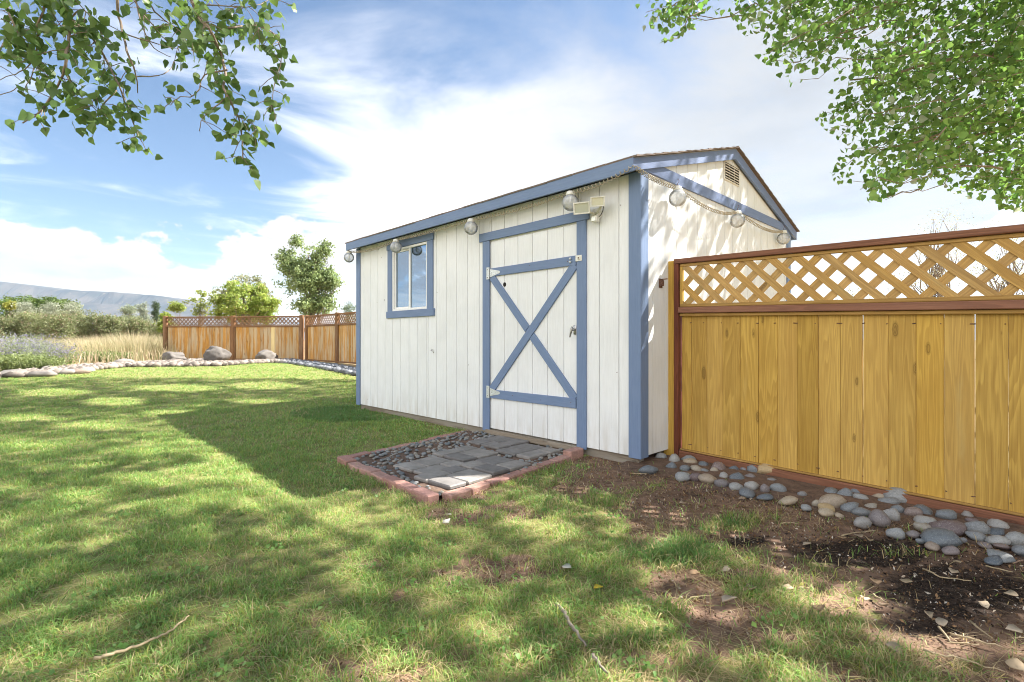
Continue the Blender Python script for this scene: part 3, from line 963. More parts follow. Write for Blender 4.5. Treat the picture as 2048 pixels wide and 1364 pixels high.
bx0, bx1 = -DOOR[1] + 0.055, -DOOR[0] - 0.058
brace('door_brace', (bx0, 0.540), (bx1, 1.712), 0.086, 0.0, droot)
cxm, czm = (bx0 + bx1) / 2, (0.540 + 1.712) / 2
dirv = Vector((bx1 - bx0, 1.712 - 0.540)).normalized()
d2 = Vector((dirv.x, -dirv.y))
off = 0.0475 / abs(2 * dirv.x * dirv.y)
brace('door_brace', (bx0, 1.712), (cxm - d2.x * off, czm - d2.y * off), 0.084, 0.0008, droot, 0.05, 0.0)
brace('door_brace', (cxm + d2.x * off, czm + d2.y * off), (bx1, 0.540), 0.084, 0.0008, droot, 0.0, 0.05)
sbox('door_casing', M_BLUE, 1.867, 1.977, -P, -0.0015, Z0 - 0.02, 2.137)
sbox('door_casing', M_BLUE, 0.545, 0.653, -P, -0.0015, Z0 - 0.02, 2.137)
MB().box((-2.034, -P - 0.003, 2.139), (-0.512, -0.0015, 2.230), 0.003).build('door_head', M_BLUEX, shed)
sbox('door_sill', M_SKID, 0.60, 1.92, -0.03, 0.012, 0.02, 0.072, 0.004)
for zc_ in (1.775, 0.480):
    h = MB().box((-1.905, -P - 0.005, zc_ - 0.062), (-1.868, -P - 0.0005, zc_ + 0.070), 0.001)
    h.add([Vector((-1.852, -0.0205, zc_ - 0.042)), Vector((-1.852, -0.0205, zc_ + 0.048)), Vector((-1.700, -0.0205, zc_ + 0.016)), Vector((-1.690, -0.0205, zc_ + 0.003)), Vector((-1.700, -0.0205, zc_ - 0.010)),
           Vector((-1.852, -0.0170, zc_ - 0.042)), Vector((-1.852, -0.0170, zc_ + 0.048)), Vector((-1.700, -0.0170, zc_ + 0.016)), Vector((-1.690, -0.0170, zc_ + 0.003)), Vector((-1.700, -0.0170, zc_ - 0.010))],
          [(0, 1, 2, 3, 4), (9, 8, 7, 6, 5), (0, 5, 6, 1), (1, 6, 7, 2), (2, 7, 8, 3), (3, 8, 9, 4), (4, 9, 5, 0)])
    h.tube([(-1.860, -0.026, zc_ - 0.06), (-1.860, -0.026, zc_ + 0.068)], 0.006, 8)
    hinge = h.build('hinge', M_GALV, droot)
    sc_ = MB()
    for tx, tz in ((-1.886, 0.045), (-1.886, -0.040), (-1.82, 0.004), (-1.72, 0.004)):
        sc_.tube([(tx, -0.0205 if tx > -1.86 else -P - 0.005, zc_ + tz), (tx, -0.0235 if tx > -1.86 else -P - 0.008, zc_ + tz)], 0.004, 8)
    sc_.build('screw', M_RUST, hinge)
# barrel latch on the upper rail
lt = MB().box((-0.660, -P - 0.006, 1.772), (-0.588, -P - 0.0005, 1.826), 0.002).box((-0.632, -P - 0.014, 1.786), (-0.602, -P - 0.0062, 1.812), 0.003).build('latch_plate', M_PLAST, droot)
MB().box((-0.625, -P - 0.016, 1.793), (-0.611, -P - 0.0142, 1.806), 0.001).build('latch_slot', M_RUST, lt)
lk = MB()
for z in (1.768, 1.797):
    lk.lathe([(0.003, 0), (0.011, 0), (0.013, 0.008), (0.011, 0.016), (0.003, 0.018)], (-0.722, -0.0255, z), 10)
lk.build('latch_staple', M_GALV, droot)
# swivel handle
hd = MB().box((-0.702, -0.003, 1.10), (-0.672, 0.0033, 1.19), 0.003)
hd.tube([(-0.687, -0.003, 1.145), (-0.687, -0.045, 1.145)], 0.013, 10)
hd.tube([(-0.682, -0.042, 1.172), (-0.686, -0.050, 1.150), (-0.694, -0.050, 1.118), (-0.708, -0.046, 1.075)], [0.009, 0.012, 0.010, 0.006], 8)
hd.build('door_handle', M_STEEL, droot, True)
hp = MB().tube([(-1.640, 0.0030, 1.640), (-1.640, 0.0012, 1.640)], 0.024, 16).build('hole_shade_disc', M_DARK, droot)  # flat dark disc on the boards, paints the shade inside the hole
# hook screwed in the wall below the window, rusted hasp round the corner
MB().tube([(-2.94, 0, 0.925), (-2.94, -0.030, 0.928), (-2.93, -0.042, 0.922), (-2.905, -0.045, 0.915), (-2.885, -0.040, 0.905), (-2.880, -0.036, 0.890)], 0.005, 6).build('wall_hook', M_STEEL, shed, True)
ha = MB().box((0.0015, 0.300, 1.505), (0.010, 0.352, 1.585), 0.002).box((0.010, 0.305, 1.520), (0.034, 0.336, 1.572), 0.003)
ha.build('hasp', M_RUST, shed)
MB().box((0.0101, 0.318, 1.575), (0.070, 0.336, 1.583), 0.002).build('hasp_arm', M_RUST, shed)

for k in range(26):                                          # nail heads and old screw holes in the siding
    tt = GR * random.choice(range(1, 24)) + random.choice([0.018, -0.02, 0.10]); zz = random.choice([0.14, 2.33, 1.2, 1.62, 0.75, 2.2]) + random.uniform(-0.03, 0.03)
    if DOOR[0] - 0.14 < tt < DOOR[1] + 0.14 or 2.88 < tt < 4.06 or tt < 0.11:
        continue
    MB().tube([(-tt, 0.001, zz), (-tt, -0.0026, zz)], 0.0042, 8).build('nail', M_RUST, shed)
for tx, tz in ((-1.80, 1.79), (-1.25, 1.80), (-0.76, 1.785), (-1.5, 0.47), (-1.1, 0.46), (-0.72, 0.47)):
    MB().tube([(tx, -0.016, tz), (tx, -0.0180, tz)], 0.004, 8).build('screw', M_RUST, droot)

# ------------------------------------------------------------------ string of globe lights
strand = empty('globe_string_light', (0, 0, 0))
tag(strand, 'string of clear globe lights on a coiled cord along the shed eaves', 'string light')


def shed_w(t_, o_, z):                                      # a point o_ metres in front of the front wall
    return shed_pt(t_, -o_, z)


def px_on_front(px, py, o_):
    """the spot in the plane o_ in front of the shed front, seen at a pixel"""
    r = (px - CX) / F
    q = C0 - V * o_
    t_ = (q.x - q.y * r) / (-U.x + U.y * r)
    p = q + U * t_
    return Vector((p.x, p.y, CAMH + (CY - py) / F * p.y))


def px_on_gable(px, py, o_):
    r = (px - CX) / F
    q = C0 - U * o_
    s_ = (q.x - q.y * r) / (-V.x + V.y * r)
    p = q + V * s_
    return Vector((p.x, p.y, CAMH + (CY - py) / F * p.y))


globes = [(px_on_front(706, 515, 0.15)), (px_on_front(792, 494, 0.15)), (px_on_front(942, 456, 0.15)), (px_on_front(1141, 405, 0.13)),
          (px_on_gable(1355, 396, 0.09)), (px_on_gable(1475, 441, 0.09)), (px_on_gable(1567, 477, 0.09))]
globes[0] = shed_pt(SHED_L + 0.03, -0.13, CAMH + (CY - 515) / F * shed_pt(SHED_L + 0.03, -0.13).y)
RG = 0.076
for i, g in enumerate(globes):
    prof = [(RG * math.sin(a), -RG * math.cos(a)) for a in np.linspace(0.0, math.pi * 0.86, 16)]
    go = link('globe', None or mesh('globe', *(lambda q: (q.v, q.f))(MB().lathe(prof, (0, 0, 0), 24))), M_GLOBE, strand, True)
    go.location = g
    cp = MB().lathe([(0.034, 0.062), (0.042, 0.066), (0.042, 0.078), (0.037, 0.082), (0.037, 0.094), (0.026, 0.102), (0.012, 0.106), (0.0, 0.106)], (0, 0, 0), 18).build('cap', M_PLAST, go, True)
    MB().lathe([(0.0, -0.035), (0.012, -0.028), (0.014, -0.005), (0.011, 0.03), (0.013, 0.055), (0.016, 0.062)], (0, 0, 0), 12).build('lamp', M_VINYL, go, True)
    MB().tube([(0, 0, 0.104), (0, 0, 0.125), (0.008, 0, 0.138), (0.016, 0.002, 0.150), (0.010, 0.003, 0.162), (0.002, 0.003, 0.166)], 0.0022, 5).build('hook', M_RUST, go, True)


def coil(a, c, sag, rad=0.014, pitch=0.042, mid=None, name='coiled_cord'):
    """helical cord between two lamps hanging in a curve"""
    a = Vector(a); c = Vector(c)
    L = (c - a).length
    turns = int(L / pitch)
    n = turns * 9
    pts = []
    tx = (c - a).normalized(); up = Vector((0, 0, 1)); sdv = tx.cross(up).normalized()
    for i in range(n + 1):
        f = i / n
        p = a.lerp(c, f)
        p.z -= sag * 4 * f * (1 - f)
        if mid is not None:
            p += mid * (4 * f * (1 - f))
        env = min(1, f * 14, (1 - f) * 14)
        an = 2 * math.pi * turns * f
        tl = (c - a) / n
        u2 = up
        pts.append(p + (u2 * math.cos(an) + sdv * math.sin(an)) * rad * env)
    return MB().tube(pts, 0.0036, 5).build(name, M_CORD, strand, True)


def capp(i, dx=0.0):
    return globes[i] + Vector((0, 0, 0.094))


coil(capp(0), capp(1), 0.055)
coil(capp(1), capp(2), 0.015)
coil(capp(2), capp(3), 0.03)
corner_pt = shed_pt(-0.06, -OV - 0.045, 2.435)
coil(capp(3), corner_pt, 0.035, 0.015)
coil(corner_pt, capp(4), 0.03, 0.017, 0.036)
coil(capp(4), capp(5), 0.10, 0.014, 0.034, mid=-U * 0.03)
coil(capp(5), capp(6), 0.085, 0.014, 0.034, mid=-U * 0.03)

# ------------------------------------------------------------------ twin floodlight
fl = empty('security_floodlight', shed_pt(0.41, 0, 2.17), SHED_RZ)
tag(fl, 'white twin floodlight with motion sensor beside the shed door head', 'floodlight')
MB().lathe([(0.0, 0.0), (0.052, 0.0), (0.056, 0.008), (0.050, 0.022), (0.0, 0.026)], (0, 0, 0), 20).build('base_plate', M_PLAST, fl, True).rotation_euler = (R(90), 0, 0)
fl.children[0].location = (-0.02, -0.001, 0.0)


def lamp_head(loc, yaw, pitch, s=1.0):
    h = MB()
    w2, hh = 0.085 * s, 0.058 * s
    fr_ = [(-w2, -0.055, -hh), (w2, -0.055, -hh), (w2, -0.055, hh), (-w2, -0.055, hh)]
    bk = [(-w2 * 0.62, 0.045, -hh * 0.62), (w2 * 0.62, 0.045, -hh * 0.62), (w2 * 0.62, 0.045, hh * 0.62), (-w2 * 0.62, 0.045, hh * 0.62)]
    ins = [(x * 0.86, -0.055, z * 0.82) for x, _, z in fr_]
    dp = [(x * 0.80, -0.036, z * 0.76) for x, _, z in fr_]
    rim = [(x * 1.03, -0.046, z * 1.04) for x, _, z in fr_]
    h.add(fr_ + bk + ins + dp + rim, [(7, 6, 5, 4)[::-1], (16, 17, 5, 4), (17, 18, 6, 5), (18, 19, 7, 6), (19, 16, 4, 7), (0, 1, 17, 16), (1, 2, 18, 17), (2, 3, 19, 18), (3, 0, 16, 19),
                                      (0, 8, 9, 1), (1, 9, 10, 2), (2, 10, 11, 3), (3, 11, 8, 0), (8, 12, 13, 9), (9, 13, 14, 10), (10, 14, 15, 11), (11, 15, 12, 8)])
    o = h.build('lamp_head', M_PLAST, fl)
    o.location = loc; o.rotation_euler = (R(pitch), 0, R(yaw))
    MB().box((-w2 * 0.83, -0.045, -hh * 0.79), (w2 * 0.83, -0.042, hh * 0.79), 0.0008).build('lens', M_LENS, o)
    MB().tube([(-w2 * 0.5, -0.032, 0), (w2 * 0.5, -0.032, 0)], 0.008, 6).build('bulb', M_VINYL, o)
    return o


lamp_head((-0.085, -0.125, 0.045), 24, 14, 0.86)
lamp_head((0.075, -0.125, 0.070), 34, 14, 0.70)
MB().tube([(-0.02, -0.02, 0.0), (-0.05, -0.06, 0.01), (-0.080, -0.09, 0.03)], 0.012, 8).tube([(-0.02, -0.02, 0.0), (0.04, -0.06, 0.015), (0.10, -0.09, 0.055)], 0.012, 8).build('arm', M_PLAST, fl, True)
MB().box((-0.030, -0.085, -0.085), (0.030, -0.030, -0.030), 0.008).tube([(0.0, -0.02, -0.005), (0.0, -0.045, -0.035)], 0.011, 8).build('motion_sensor', M_PLAST, fl)
MB().box((-0.022, -0.088, -0.078), (0.022, -0.0855, -0.045), 0.002).build('sensor_window', M_LENS, fl)
MB().tube([(0.11, -0.09, 0.03), (0.10, -0.085, -0.005), (0.07, -0.07, -0.03), (0.035, -0.045, -0.035)], 0.004, 5).build('cable', M_BLACK, fl, True)

# ------------------------------------------------------------------ near fence
fence = empty('lattice_top_fence', F0, math.atan2(FD.y, FD.x))
tag(fence, 'honey coloured board fence with lattice top and red brown rails beside the shed', 'fence')
# local: x along the fence towards the viewer, +y away from the lawn (behind), z up; the tops fall slightly
FT0, FT1, FLEN = 1.765, 1.700, 4.9


def ftop(x):
    return FT0 + (FT1 - FT0) * x / 2.24


def fbot(x):
    return 0.045 - 0.015 * x


def fbar(name, m, x0, x1, y0, y1, za, zb, parent=fence, c=0.004):
    """a bar that follows the slight fall of the fence: za, zb are offsets (function of x)"""
    L = x1 - x0
    ang = math.atan2(za(x1) - za(x0), L)
    hgt = zb(x0) - za(x0)
    o = MB().box((0, y0, 0), (L / math.cos(ang), y1, hgt), c).build(name, m, parent)
    o.location = (x0, 0, za(x0)); o.rotation_euler = (0, -ang, 0)
    return o


FX = [-0.035, 2.46, 4.9]
MB().box((-0.045, -0.035, -0.1), (0.062, 0.070, ftop(0) - 0.012), 0.005).build('fence_post', M_FENCE, fence)
MB().box((2.475, 0.02, -0.3), (2.585, 0.12, ftop(2.5) - 0.05), 0.005).build('fence_post', M_RAILZ, fence)
MB().box((4.9, 0.02, -0.3), (5.0, 0.12, ftop(4.9) - 0.05), 0.005).build('fence_post', M_RAILZ, fence)
fz = lambda base, d: (lambda x: base(x) + d)
lat_lo = fz(ftop, -0.452); lat_hi = fz(ftop, -0.085)
for k, (xa, xb) in enumerate(((0.066, 2.47), (2.59, 4.9))):
    fbar('top_rail', M_RAIL, xa, xb, -0.055, 0.035, fz(ftop, -0.042), fz(ftop, 0.0))
    fbar('middle_rail', M_RAIL, xa + 0.045, xb, -0.060, 0.020, fz(ftop, -0.475), fz(ftop, -0.425))
    fbar('bottom_rail', M_RAIL, xa + 0.045, xb, -0.050, 0.030, fz(fbot, -0.025), fz(fbot, 0.040))
    MB().box((xa, -0.050, -0.02), (xa + 0.043, 0.030, ftop(xa) - 0.044), 0.004).build('frame_stile', M_RAILZ, fence)
    fbar('trim_strip', M_FENCEX, xa + 0.045, xb, -0.030, 0.0, fz(ftop, -0.068), fz(ftop, -0.044))
    fbar('trim_strip', M_FENCEX, xa + 0.045, xb, -0.030, 0.0, fz(ftop, -0.423), fz(ftop, -0.395))
    fbar('trim_strip', M_FENCEX, xa + 0.045, xb, -0.034, -0.004, fz(ftop, -0.502), fz(ftop, -0.477))
    fbar('trim_strip', M_FENCEX, xa + 0.045, xb, -0.034, -0.004, fz(fbot, 0.042), fz(fbot, 0.056))
    MB().box((xa + 0.045, -0.028, ftop(xa) - 0.40), (xa + 0.072, 0.0, ftop(xa) - 0.07), 0.003).build('trim_strip', M_FENCE, fence)
    # boards
    x = xa + 0.052
    i = 0
    while x < xb - 0.02:
        wd = 0.090 if (i == 0) else 0.1405 + random.uniform(-0.006, 0.004)
        x2 = min(x + wd, xb)
        gap = random.choice([0.0015, 0.002, 0.003, 0.0045, 0.0025])
        mb = MB().box((x, -0.003 + random.uniform(-0.0015, 0.0015), fbot(x) + 0.03), (x2 - gap, 0.016, ftop(x) - 0.470), 0.0025)
        mb.build('fence_board', M_FENCE, fence).rotation_euler = (0, random.uniform(-0.0008, 0.0008), 0)
        x = x2
        i += 1
    # lattice: two layers of crossing slats, each cut to the frame
    pit, sw = 0.180, 0.053
    for layer, sgn in ((0, 1), (1, -1)):
        y0, y1 = (-0.022, -0.014) if layer == 0 else (-0.0135, -0.0055)
        k0 = -6
        while True:
            c0 = xa + 0.05 + k0 * pit + 0.03
            if c0 > xb + 0.6:
                break
            k0 += 1
            # the slat's centre line: x = c0 - sgn*(z - zmid)
            hw = sw / 2 * math.sqrt(2)
            zl = lat_lo(c0) + 0.042; zh = lat_hi(c0) + 0.028
            zm = (zl + zh) / 2
            poly = [(c0 - hw - sgn * (zl - zm), zl), (c0 + hw - sgn * (zl - zm), zl), (c0 + hw - sgn * (zh - zm), zh), (c0 - hw - sgn * (zh - zm), zh)]
            # clip to xa+.06 .. xb
            for lim, keep in ((xa + 0.060, 1), (xb - 0.002, -1)):
                np_ = []
                for q in range(len(poly)):
                    p0, p1 = poly[q], poly[(q + 1) % len(poly)]
                    i0, i1 = keep * (p0[0] - lim) >= 0, keep * (p1[0] - lim) >= 0
                    if i0: np_.append(p0)
                    if i0 != i1:
                        f = (lim - p0[0]) / (p1[0] - p0[0]); np_.append((lim, p0[1] + f * (p1[1] - p0[1])))
                poly = np_
                if len(poly) < 3: break
            if len(poly) < 3:
                continue
            # slat mesh in its own frame, so that the grain runs along it
            cen = Vector((sum(p[0] for p in poly) / len(poly), 0, sum(p[1] for p in poly) / len(poly)))
            rot = Matrix.Rotation(R(45 * sgn), 4, 'Y')          # takes local x to the slat direction
            inv = (Matrix.Translation(cen) @ rot).inverted()
            vs = [inv @ Vector((p[0], yy, p[1])) for yy in (y0, y1) for p in poly]
            n = len(poly)
            fs = [tuple(range(n)), tuple(range(2 * n - 1, n - 1, -1))] + [(i, n + i, n + (i + 1) % n, (i + 1) % n) for i in range(n)]
            o = MB().add(vs, fs).build('lattice_slat', M_LATT, fence)
            o.matrix_local = Matrix.Translation(cen) @ rot

for k in range(32):                                          # nails through the boards into the rails
    xx = 0.20 + k * 0.1405
    if 2.40 < xx < 2.66 or xx > 4.85: continue
    for zf in (fbot(xx) + 0.10, ftop(xx) - 0.56):
        MB().tube([(xx + random.uniform(-0.02, 0.02), -0.002, zf), (xx + random.uniform(-0.02, 0.02), -0.0062, zf + random.uniform(-0.004, 0.004))], 0.0036, 6).build('nail', M_RUST, fence)

# ------------------------------------------------------------------ far fence: a back run and a side run
def far_fence(name, label, p0, direction, panels, new_board=None):
    d = Vector(direction).normalized()
    rz = math.atan2(d.y, d.x)
    root = empty(name, (p0[0], p0[1], 0), rz)
    tag(root, label, 'fence', 'fences at the far end of the lawn')
    x = 0.0
    bi = 0
    for k, L in enumerate(panels):
        wp = Vector((p0[0], p0[1], 0)) + d * x
        zb = 0.31
        zt = 1.93
        MB().box((x - 0.065, -0.065, zb - 0.4), (x + 0.065, 0.055, zt + 0.02), 0.006).build('fence_post', M_FARP, root)
        a0, a1 = x + 0.068, x + L - 0.068
        for nm, z0, z1 in (('top_rail', zt - 0.05, zt - 0.005), ('middle_rail', zt - 0.40, zt - 0.34), ('bottom_rail', zb, zb + 0.055)):
            MB().box((a0, -0.05, z0), (a1, 0.03, z1), 0.004).build(nm, M_FARP, root)
        MB().box((a0, -0.045, zb + 0.056), (a0 + 0.035, 0.025, zt - 0.402), 0.003).build('frame_stile', M_FARP, root)
        MB().box((a1 - 0.035, -0.045, zb + 0.056), (a1, 0.025, zt - 0.402), 0.003).build('frame_stile', M_FARP, root)
        bx_ = a0 + 0.037
        while bx_ < a1 - 0.05:
            b2 = min(bx_ + 0.14, a1 - 0.037)
            pale = new_board is not None and new_board == (k, int((bx_ - a0) / 0.14))
            o = MB().box((bx_, -0.012, zb + 0.03), (b2 - random.uniform(0.003, 0.008), 0.006, zt - 0.36), 0.002).build('fence_board', M_NEWB if pale else M_FARB, root)
            if pale:
                tag(o, 'pale new board among the weathered ones')
            bx_ = b2
        # lattice slats are a pixel or two wide from here: one joined part
        lat = MB(); h0, h1 = zt - 0.335, zt - 0.055
        hgt = h1 - h0; pit = 0.155; hw = 0.026
        for sgn, yy in ((1, -0.020), (-1, -0.012)):
            c = a0 - 0.3
            while c < a1 + 0.3:
                poly = [(c - hw - sgn * hgt / 2, h0), (c + hw - sgn * hgt / 2, h0), (c + hw + sgn * hgt / 2, h1), (c - hw + sgn * hgt / 2, h1)]
                for lim, keep in ((a0, 1), (a1, -1)):
                    q_ = []
                    for q in range(len(poly)):
                        u0, u1 = poly[q], poly[(q + 1) % len(poly)]
                        i0, i1 = keep * (u0[0] - lim) >= 0, keep * (u1[0] - lim) >= 0
                        if i0: q_.append(u0)
                        if i0 != i1:
                            f = (lim - u0[0]) / (u1[0] - u0[0]); q_.append((lim, u0[1] + f * (u1[1] - u0[1])))
                    poly = q_
                    if len(poly) < 3: break
                if len(poly) >= 3:
                    lat.prism([(z, x_) for x_, z in poly], 1, yy, yy + 0.008)
                c += pit
        lo = lat.build('lattice', M_FARP, root); lo['kind'] = 'stuff'
        x += L
    MB().box((x - 0.065, -0.065, 0.0), (x + 0.065, 0.055, 1.95), 0.006).build('fence_post', M_FARP, root)
    return root


fl0 = at(331, 680, 18.95); fl1 = at(611, 680, 18.3)
run = Vector((fl1.x - fl0.x, fl1.y - fl0.y, 0)); Lr = run.length
far_fence('far_fence', 'weathered orange fence with one pale new board behind three boulders', fl0, run, [Lr * 0.492, Lr * 0.508 - 0.14], new_board=(1, 10))
sp0 = at(614, 680, 18.25)
far_fence('far_fence', 'weathered fence run turning towards the shed, stones tinted as shade at its foot', sp0, (0.70, -0.717, 0), [2.46, 2.46, 2.46, 2.46])


# ------------------------------------------------------------------ stones
def stone_mesh(name, seed, sub=2, flat=0.0, rough=0.10, cut=0.0):
    """a water-worn or broken stone of unit size"""
    import bmesh
    bm = bmesh.new()
    bmesh.ops.create_icosphere(bm, subdivisions=sub, radius=1.0)
    r_ = random.Random(seed)
    offs = [(Vector((r_.uniform(-1, 1), r_.uniform(-1, 1), r_.uniform(-1, 1))).normalized(), r_.uniform(0.55, 0.9)) for _ in range(7)]
    ph = [r_.uniform(0, 6.28) for _ in range(9)]
    for v in bm.verts:
        p = v.co.copy()
        k = 1.0 + rough * (math.sin(p.x * 2.3 + ph[0]) + math.sin(p.y * 2.7 + ph[1]) + math.sin(p.z * 2.1 + ph[2])) * 0.6 + rough * 0.4 * math.sin(p.x * 5.1 + p.y * 4.3 + ph[3])
        if rough > 0.15:
            k += rough * 0.35 * (math.sin(p.x * 9 + ph[4]) * math.sin(p.y * 8 + ph[5]) + math.sin(p.z * 10 + ph[6]) * math.sin(p.x * 7 + ph[7]))
        p = p * k
        for d, h in offs:                                   # planed faces
            e = p.dot(d)
            if cut and e > h:
                p -= d * (e - h) * cut
        v.co = p
    me = bpy.data.meshes.new(name)
    bm.to_mesh(me); bm.free()
    me.polygons.foreach_set('use_smooth', np.ones(len(me.polygons), bool))
    return me


RS = [stone_mesh('river_stone', 100 + i, 2, rough=0.11, cut=0.75) for i in range(8)]
for m_ in RS: m_.materials.append(M_RIVER)
PS = [stone_mesh('pebble', 200 + i, 1, rough=0.08, cut=0.3) for i in range(6)]
for m_ in PS: m_.materials.append(M_PEBB)
FS = [stone_mesh('field_rock', 300 + i, 2, rough=0.12, cut=0.7) for i in range(7)]
for m_ in FS: m_.materials.append(M_PALER)

bed = MB()                                                   # the low earth bank the stones lie on
bpts = []
for k in range(26):
    x = -0.12 + k * 0.2
    for o_, h in ((-0.05, 0.008), (0.12, 0.030), (0.40, 0.022), (0.62, 0.004), (0.80, -0.03)):
        p = F0 + FD * x + FN * (o_ * (1.0 + 0.12 * math.sin(k * 1.7)))
        bpts.append((p.x, p.y, gz(p.x, p.y) + h - 0.008 * (k > 8)))
M_SOIL, t, b, _ = mat('bare_reddish_soil')
v = t.n('ShaderNodeTexCoord').outputs['Object']
n2 = t.noise(v, 14, 6, 0.65); n3 = t.noise(v, 80, 4, 0.6)
c = t.mix(t.mapr(n2, 0.3, 0.7), (0.075, 0.045, 0.033), (0.16, 0.10, 0.07))
c = t.mix(t.mapr(n3, 0.45, 0.75, 0, 0.5), c, (0.25, 0.165, 0.105))
t.put(b.inputs['Base Color'], c); b.inputs['Roughness'].default_value = 0.95
bump(t, b, t.m('ADD', n2, n3), 0.7, 0.012)
bed.add(bpts, [(i * 5 + j, (i + 1) * 5 + j, (i + 1) * 5 + j + 1, i * 5 + j + 1) for i in range(25) for j in range(4)])
rock_bed = bed.build('river_rock_bed', M_SOIL, None, True)
tag(rock_bed, kind='structure')


def put_stone(me, p, sx, sy, sz, rz, parent=None, name='river_stone', tilt=0.25, mat_=None):
    o = bpy.data.objects.new(name, me)
    COL.objects.link(o)
    o.parent = parent
    o.location = p
    o.scale = (sx, sy, sz)
    o.rotation_euler = (random.uniform(-tilt, tilt), random.uniform(-tilt, tilt), rz)
    return o


# stones along the near fence: (px, py of the centre, width px, height px)
near_st = [(1300, 939, 40, 19), (1322, 912, 22, 18), (1349, 917, 24, 22), (1344, 931, 24, 16), (1378, 917, 32, 20), (1383, 923, 30, 16), (1407, 928, 22, 16), (1371, 936, 22, 18), (1395, 937, 26, 16), (1410, 941, 18, 10),
           (1438, 933, 32, 22), (1468, 937, 24, 14), (1488, 937, 20, 12), (1512, 938, 30, 22), (1367, 951, 34, 20), (1393, 953, 28, 20), (1419, 957, 38, 22), (1428, 940, 16, 14), (1448, 951, 20, 16), (1476, 953, 34, 20), (1500, 952, 24, 14),
           (1447, 966, 32, 18), (1474, 972, 32, 18), (1505, 971, 30, 22), (1532, 976, 20, 22), (1557, 975, 30, 22), (1496, 985, 36, 16), (1532, 993, 34, 12), (1578, 1000, 40, 20), (1607, 988, 20, 14), (1614, 1014, 22, 14), (1634, 1006, 18, 16),
           (1688, 967, 38, 22), (1665, 1002, 54, 32), (1663, 983, 32, 16), (1693, 986, 32, 24), (1712, 981, 24, 16), (1726, 995, 32, 18), (1655, 1023, 34, 18), (1704, 1014, 38, 24), (1728, 1024, 36, 20), (1726, 1043, 36, 24), (1763, 1035, 46, 34), (1785, 1027, 36, 28), (1765, 990, 34, 18), (1783, 1002, 40, 18),
           (1805, 990, 62, 36), (1745, 1012, 26, 14), (1800, 1018, 26, 20), (1828, 1023, 32, 22), (1853, 1021, 40, 18), (1795, 1064, 36, 22), (1828, 1067, 28, 18), (1852, 1054, 36, 18), (1854, 1040, 40, 18), (1899, 1029, 46, 26), (1905, 1055, 66, 34), (1886, 1076, 68, 34), (1937, 1029, 22, 16), (1958, 1054, 54, 30), (1957, 1070, 40, 22), (1949, 1041, 28, 14), (2001, 1048, 36, 24), (1996, 1064, 38, 16), (2004, 1081, 42, 24), (2036, 1077, 40, 34), (1867, 1092, 28, 14), (1905, 1100, 34, 16), (1972, 1089, 26, 12), (1929, 1080, 18, 10), (2008, 1112, 54, 20), (1993, 1121, 38, 16), (2010, 1094, 34, 10), (2050, 1100, 40, 24), (2070, 1085, 44, 28), (2090, 1120, 50, 28), (2110, 1150, 50, 30), (1843, 1082, 20, 10), (1680, 1030, 18, 10), (1545, 960, 20, 12)]
for i, (px, py, wpx, hpx) in enumerate(near_st):
    p = on_ground(px, py + hpx * 0.40, 0.01)
    sc_ = p.y / F
    sx = wpx * sc_ * 0.50; sz = max(hpx * sc_ * 0.56, 0.016); sy = sx * random.uniform(0.75, 0.95)
    put_stone(RS[i % 8], p + Vector((0, sy * 0.35, sz * 0.42)), sx, sy, sz, random.uniform(-0.35, 0.35), rock_bed)
tp = on_ground(1545, 955, 0.0)
ts_ = stone_mesh('tan_slab_stone', 77, 2, rough=0.06, cut=0.9); ts_.materials.append(M_TANST)
o = put_stone(ts_, tp + Vector((0, 0.06, 0.045)), 0.125, 0.09, 0.052, 0.1, rock_bed, 'tan_slab_stone', 0.05)
tp = on_ground(1655, 1026, 0.0)
o = put_stone(ts_, tp + Vector((0, 0.02, 0.02)), 0.065, 0.05, 0.026, 0.6, rock_bed, 'tan_slab_stone', 0.2)
# low dry debris clump where the shed corner meets the fence
# ------------------------------------------------------------------ paver pad at the door
pad = empty('paver_pad', shed_pt(1.2, -0.9, 0), 0)
tag(pad, 'slate paver pad with pebbles and pink brick edging at shed door', 'paving')


def to_pad(o):
    o.parent = pad
    o.matrix_parent_inverse = Matrix.Translation(-pad.location)
    return o


padv = []
PADI = [shed_pt(0.62, -0.03), shed_pt(0.46, -1.76), shed_pt(1.85, -1.66), shed_pt(2.20, -0.03)]
NP_ = 10
for i in range(NP_ + 1):
    for j in range(NP_ + 1):
        a = PADI[0].lerp(PADI[1], i / NP_); c = PADI[3].lerp(PADI[2], i / NP_)
        p = a.lerp(c, j / NP_)
        padv.append((p.x, p.y, gz(p.x, p.y) + 0.018 + 0.006 * math.sin(i * 2.1 + j * 1.3)))
to_pad(link('pad_bed', mesh('pad_bed', padv, [(i * (NP_ + 1) + j, (i + 1) * (NP_ + 1) + j, (i + 1) * (NP_ + 1) + j + 1, i * (NP_ + 1) + j + 1)[::-1] for i in range(NP_) for j in range(NP_)]), M_SOIL, None, True))
def brick_run(a, c, n, hts, skew):
    d = (c - a); L = d.length / n; d.normalize()
    rz = math.atan2(d.y, d.x)
    for k in range(n):
        p = a + d * (L * (k + 0.5))
        h = hts[k % len(hts)] - 0.008
        o = MB().box((-L / 2 + 0.003, -0.047, -0.05), (L / 2 - 0.003, 0.047, h), 0.007).build('brick', M_BRICK, None)
        o.location = (p.x + random.uniform(-0.006, 0.006), p.y + random.uniform(-0.006, 0.006), gz(p.x, p.y))
        o.rotation_euler = (random.uniform(-0.05, 0.05), random.uniform(-0.03, 0.03), rz + random.uniform(-skew, skew))
        to_pad(o)


